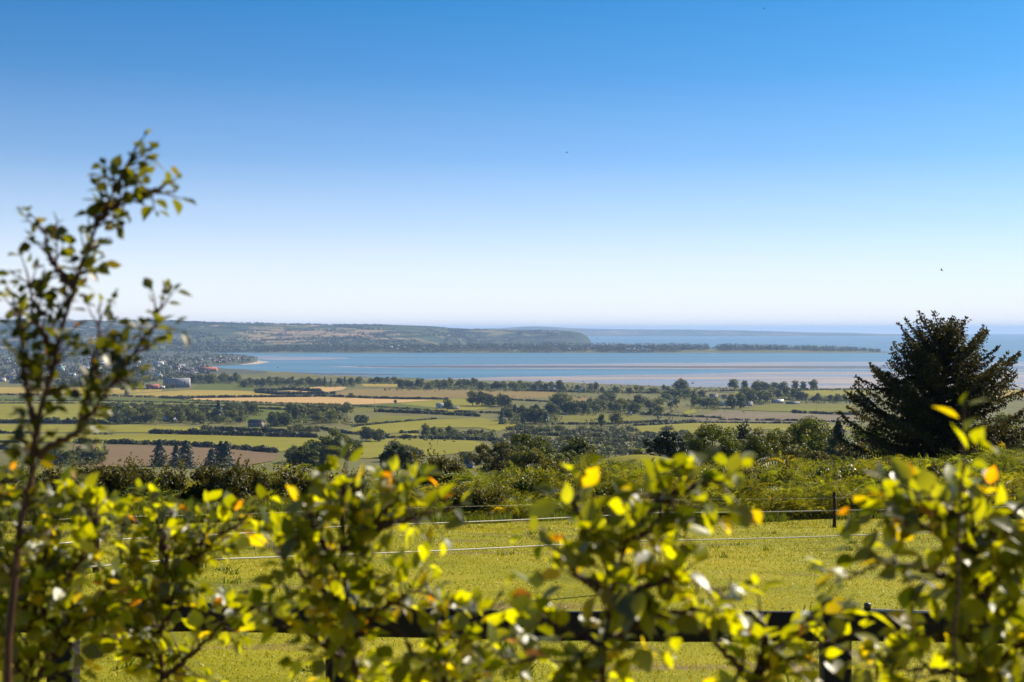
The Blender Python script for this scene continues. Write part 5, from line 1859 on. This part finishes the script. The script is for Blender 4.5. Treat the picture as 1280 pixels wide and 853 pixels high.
# tall sapling at the left
D = 2.4
cnt += shrub('sapling', 'tall thin sapling reaching into the sky at the left edge', [
    [(8, 870, D), (14, 740, D), (34, 600, D), (62, 480, D), (92, 360, D), (118, 280, D), (140, 225, D), (152, 210, D), (164, 196, D)],
    [(118, 280, D), (150, 250, D), (178, 242, D), (202, 236, D)],
    [(92, 360, D), (66, 330, D), (56, 290, D)],
    [(70, 450, D), (44, 400, D), (36, 350, D)],
    [(40, 570, D), (90, 545, D), (128, 500, D), (160, 455, D), (184, 422, D), (200, 388, D)],
    [(46, 545, D), (30, 470, D), (30, 420, D), (20, 385, D)],
    [(100, 540, D), (118, 450, D), (126, 400, D)],
], 101, 0.022, 76, (0.03, 0.075), 'leaf_dark', 0.8, 'sapling', 0.20, 0.014, 0.011)

D = 2.6
cnt += shrub('leafy_shrub', 'dense yellow green shrub filling the lower left corner', [
    [(40, 900, D), (44, 760, D), (60, 660, D), (78, 632, D)],
    [(44, 800, D), (10, 700, D), (-10, 640, D), (0, 622, D)],
    [(48, 780, D), (100, 700, D), (120, 645, D), (106, 636, D)],
    [(44, 850, D), (90, 790, D), (130, 740, D)],
    [(40, 880, D), (10, 800, D), (-20, 740, D)],
], 102, 0.030, 92, (0.05, 0.14), 'leaf', 0.9)
D = 2.75
cnt += shrub('leafy_shrub', 'leafy shrub with a forked dark stem beside the lower left corner', [
    [(200, 900, D), (205, 780, D), (212, 700, D), (205, 670, D), (196, 648, D)],
    [(208, 760, D), (240, 710, D), (272, 670, D), (298, 656, D), (308, 646, D)],
    [(204, 800, D), (160, 740, D), (150, 680, D), (160, 640, D)],
    [(212, 720, D), (250, 680, D), (262, 662, D)],
    [(202, 840, D), (150, 800, D), (110, 790, D)],
    [(202, 850, D), (260, 800, D), (300, 760, D)],
], 103, 0.030, 84, (0.04, 0.13), 'leaf', 0.9)
D = 2.4
cnt += shrub('leafy_shrub', 'upright shrub with orange tips in the middle left', [
    [(448, 900, D), (440, 800, D), (428, 700, D), (420, 630, D), (425, 620, D), (432, 604, D)],
    [(426, 690, D), (470, 650, D), (500, 615, D), (514, 640, D)],
    [(428, 720, D), (390, 660, D), (380, 620, D), (388, 638, D)],
    [(432, 760, D), (380, 720, D), (345, 690, D)],
    [(470, 660, D), (510, 650, D), (538, 642, D)],
    [(440, 800, D), (490, 750, D), (516, 738, D), (540, 744, D)],
    [(444, 840, D), (400, 800, D), (350, 770, D)],
], 104, 0.032, 80, (0.04, 0.12), 'leaf', 0.9)
cnt += shrub('leafy_shrub', 'low leafy shrub in front of the rail between the two tall ones', [
    [(560, 920, D), (556, 850, D), (580, 800, D), (612, 762, D)],
    [(556, 870, D), (520, 820, D), (500, 790, D)],
    [(560, 870, D), (620, 830, D), (650, 800, D)],
    [(558, 860, D), (550, 810, D), (546, 780, D)],
], 105, 0.033, 50, (0.05, 0.16), 'leaf', 0.9)
D = 2.15
cnt += shrub('leafy_shrub', 'large leaved shrub with arching top in the middle right', [
    [(752, 920, D), (755, 820, D), (760, 740, D), (776, 680, D), (796, 650, D), (816, 634, D), (832, 622, D)],
    [(816, 634, D), (856, 612, D), (886, 602, D), (902, 602, D)],
    [(768, 700, D), (730, 660, D), (716, 625, D), (724, 638, D)],
    [(762, 740, D), (720, 720, D), (704, 694, D), (690, 684, D)],
    [(772, 690, D), (820, 660, D), (840, 630, D), (846, 640, D)],
    [(760, 760, D), (820, 728, D), (862, 722, D), (900, 742, D)],
    [(756, 810, D), (712, 784, D), (676, 780, D)],
    [(756, 830, D), (690, 815, D), (640, 830, D)],
    [(757, 800, D), (820, 770, D), (870, 760, D)],
], 106, 0.036, 60, (0.03, 0.11), 'leaf', 0.9)
D = 2.3
cnt += shrub('leafy_shrub', 'low shrub with pale leaves over the rail left of the fence post', [
    [(930, 920, D), (940, 850, D), (966, 800, D), (996, 780, D), (1016, 768, D)],
    [(940, 850, D), (900, 810, D), (880, 790, D)],
    [(945, 840, D), (1000, 820, D), (1040, 800, D)],
    [(940, 860, D), (958, 800, D), (950, 768, D)],
], 107, 0.034, 50, (0.03, 0.11), 'leaf', 0.9)
D = 2.2
cnt += shrub('leafy_shrub', 'dense shrub with bright yellow top leaves at the right edge', [
    [(1262, 930, D), (1240, 800, D), (1216, 730, D), (1204, 670, D), (1206, 660, D), (1216, 640, D)],
    [(1210, 690, D), (1160, 660, D), (1135, 650, D), (1108, 640, D)],
    [(1210, 700, D), (1244, 664, D), (1272, 634, D)],
    [(1216, 730, D), (1150, 712, D), (1100, 705, D), (1074, 716, D)],
    [(1226, 750, D), (1270, 700, D), (1300, 660, D)],
    [(1240, 800, D), (1180, 790, D), (1130, 800, D)],
    [(1250, 830, D), (1290, 790, D), (1310, 760, D)],
    [(1206, 640, D), (1170, 640, D), (1150, 628, D)],
    [(1250, 850, D), (1190, 840, D), (1120, 836, D)],
], 108, 0.037, 70, (0.03, 0.115), 'leaf', 0.9)
D = 2.0
cnt += shrub('leafy_shrub', 'single upright shoot with one bright leaf before the spruce', [
    [(1192, 930, D), (1196, 760, D), (1200, 640, D), (1204, 562, D)],
], 109, 0.034, 3, (0.02, 0.05), 'leaf', 0.9, 'shrub', 0.9, 0.02, 0.004)
print('leaves', cnt, 'trees', n_trees)

# ------------------------------------------------------------------ air
HAZE = True
if HAZE:
    mb = MB()
    mb.box(-66000, 66000, -300, 66000, -4, 236)
    hz = link('haze', mb.mesh('haze', []))
    hm = bpy.data.materials.new('haze_air')
    hm.use_nodes = True
    nt = hm.node_tree
    nt.nodes.clear()
    out = N(nt, 'ShaderNodeOutputMaterial')
    pv = N(nt, 'ShaderNodeVolumePrincipled')
    pv.inputs['Color'].default_value = (0.38, 0.57, 0.92, 1)
    pv.inputs['Density'].default_value = 3.7e-5
    pv.inputs['Anisotropy'].default_value = 0.1
    nt.links.new(pv.outputs[0], out.inputs['Volume'])
    hz.data.materials.append(hm)
    tag(hz, 'thin blue summer haze over the bay and the far hills', 'haze', None, 'stuff')

# ------------------------------------------------------------------ light
EL, AZ = R(35), R(52)      # sun height; bearing to the right of straight ahead
w = bpy.data.worlds.new("World")
SC.world = w
w.use_nodes = True
nt = w.node_tree
bg = nt.nodes['Background']
sk = nt.nodes.new('ShaderNodeTexSky')
sk.sky_type = 'NISHITA'
sk.sun_disc = False
sk.sun_elevation = EL
sk.sun_rotation = AZ
sk.altitude = 130
sk.air_density = 1.0
sk.dust_density = 0.45
sk.ozone_density = 2.0
tc = nt.nodes.new('ShaderNodeTexCoord')
mp = nt.nodes.new('ShaderNodeMapping')
mp.vector_type = 'POINT'
mp.inputs['Location'].default_value = (0, 0, 0.02)
mp.inputs['Scale'].default_value = (1, 1, 3.0)      # a clear sky that deepens quickly above the horizon
nrm = nt.nodes.new('ShaderNodeVectorMath')
nrm.operation = 'NORMALIZE'
nt.links.new(tc.outputs['Generated'], mp.inputs['Vector'])
nt.links.new(mp.outputs[0], nrm.inputs[0])
nt.links.new(nrm.outputs[0], sk.inputs['Vector'])
tinted = mixc(nt, 1.0, sk.outputs[0], (0.17, 0.71, 1.0), 'MULTIPLY')
sep = N(nt, 'ShaderNodeSeparateXYZ')
nt.links.new(tc.outputs['Generated'], sep.inputs[0])
# pale lavender summer haze lying on the horizon
pale = ramp(nt, sep.outputs[2], [(0.0, (1, 1, 1)), (0.012, (0.97,) * 3), (0.04, (0.80,) * 3), (0.074, (0.50,) * 3), (0.119, (0.21,) * 3), (0.175, (0.06,) * 3), (0.235, (0, 0, 0))])
nt.links.new(mixc(nt, pale, tinted, (6.05, 6.05, 6.1)), bg.inputs['Color'])
bg.inputs['Strength'].default_value = 0.085

sl = bpy.data.lights.new('sun', 'SUN')
sl.energy = 5.0
sl.angle = R(0.5)
sl.color = (1.0, 0.90, 0.72)
so = bpy.data.objects.new('sun', sl)
COL.objects.link(so)
sd = Vector((math.sin(AZ) * math.cos(EL), math.cos(AZ) * math.cos(EL), math.sin(EL)))
so.rotation_euler = (-sd).to_track_quat('-Z', 'Y').to_euler()
so.location = (40, 30, 200)

vs = SC.view_settings
vs.view_transform = 'Standard'
vs.look = 'None'
vs.gamma = 1
vs.exposure = 1.0
vs.use_curve_mapping = False
cy = SC.cycles
cy.use_denoising = True
cy.denoiser = 'OPENIMAGEDENOISE'
cy.max_bounces = 6
cy.diffuse_bounces = 2
cy.glossy_bounces = 2
cy.transmission_bounces = 4
cy.volume_bounces = 0
cy.transparent_max_bounces = 8
cy.sample_clamp_indirect = 4
cy.sample_clamp_direct = 0
cy.caustics_reflective = False
cy.caustics_refractive = False
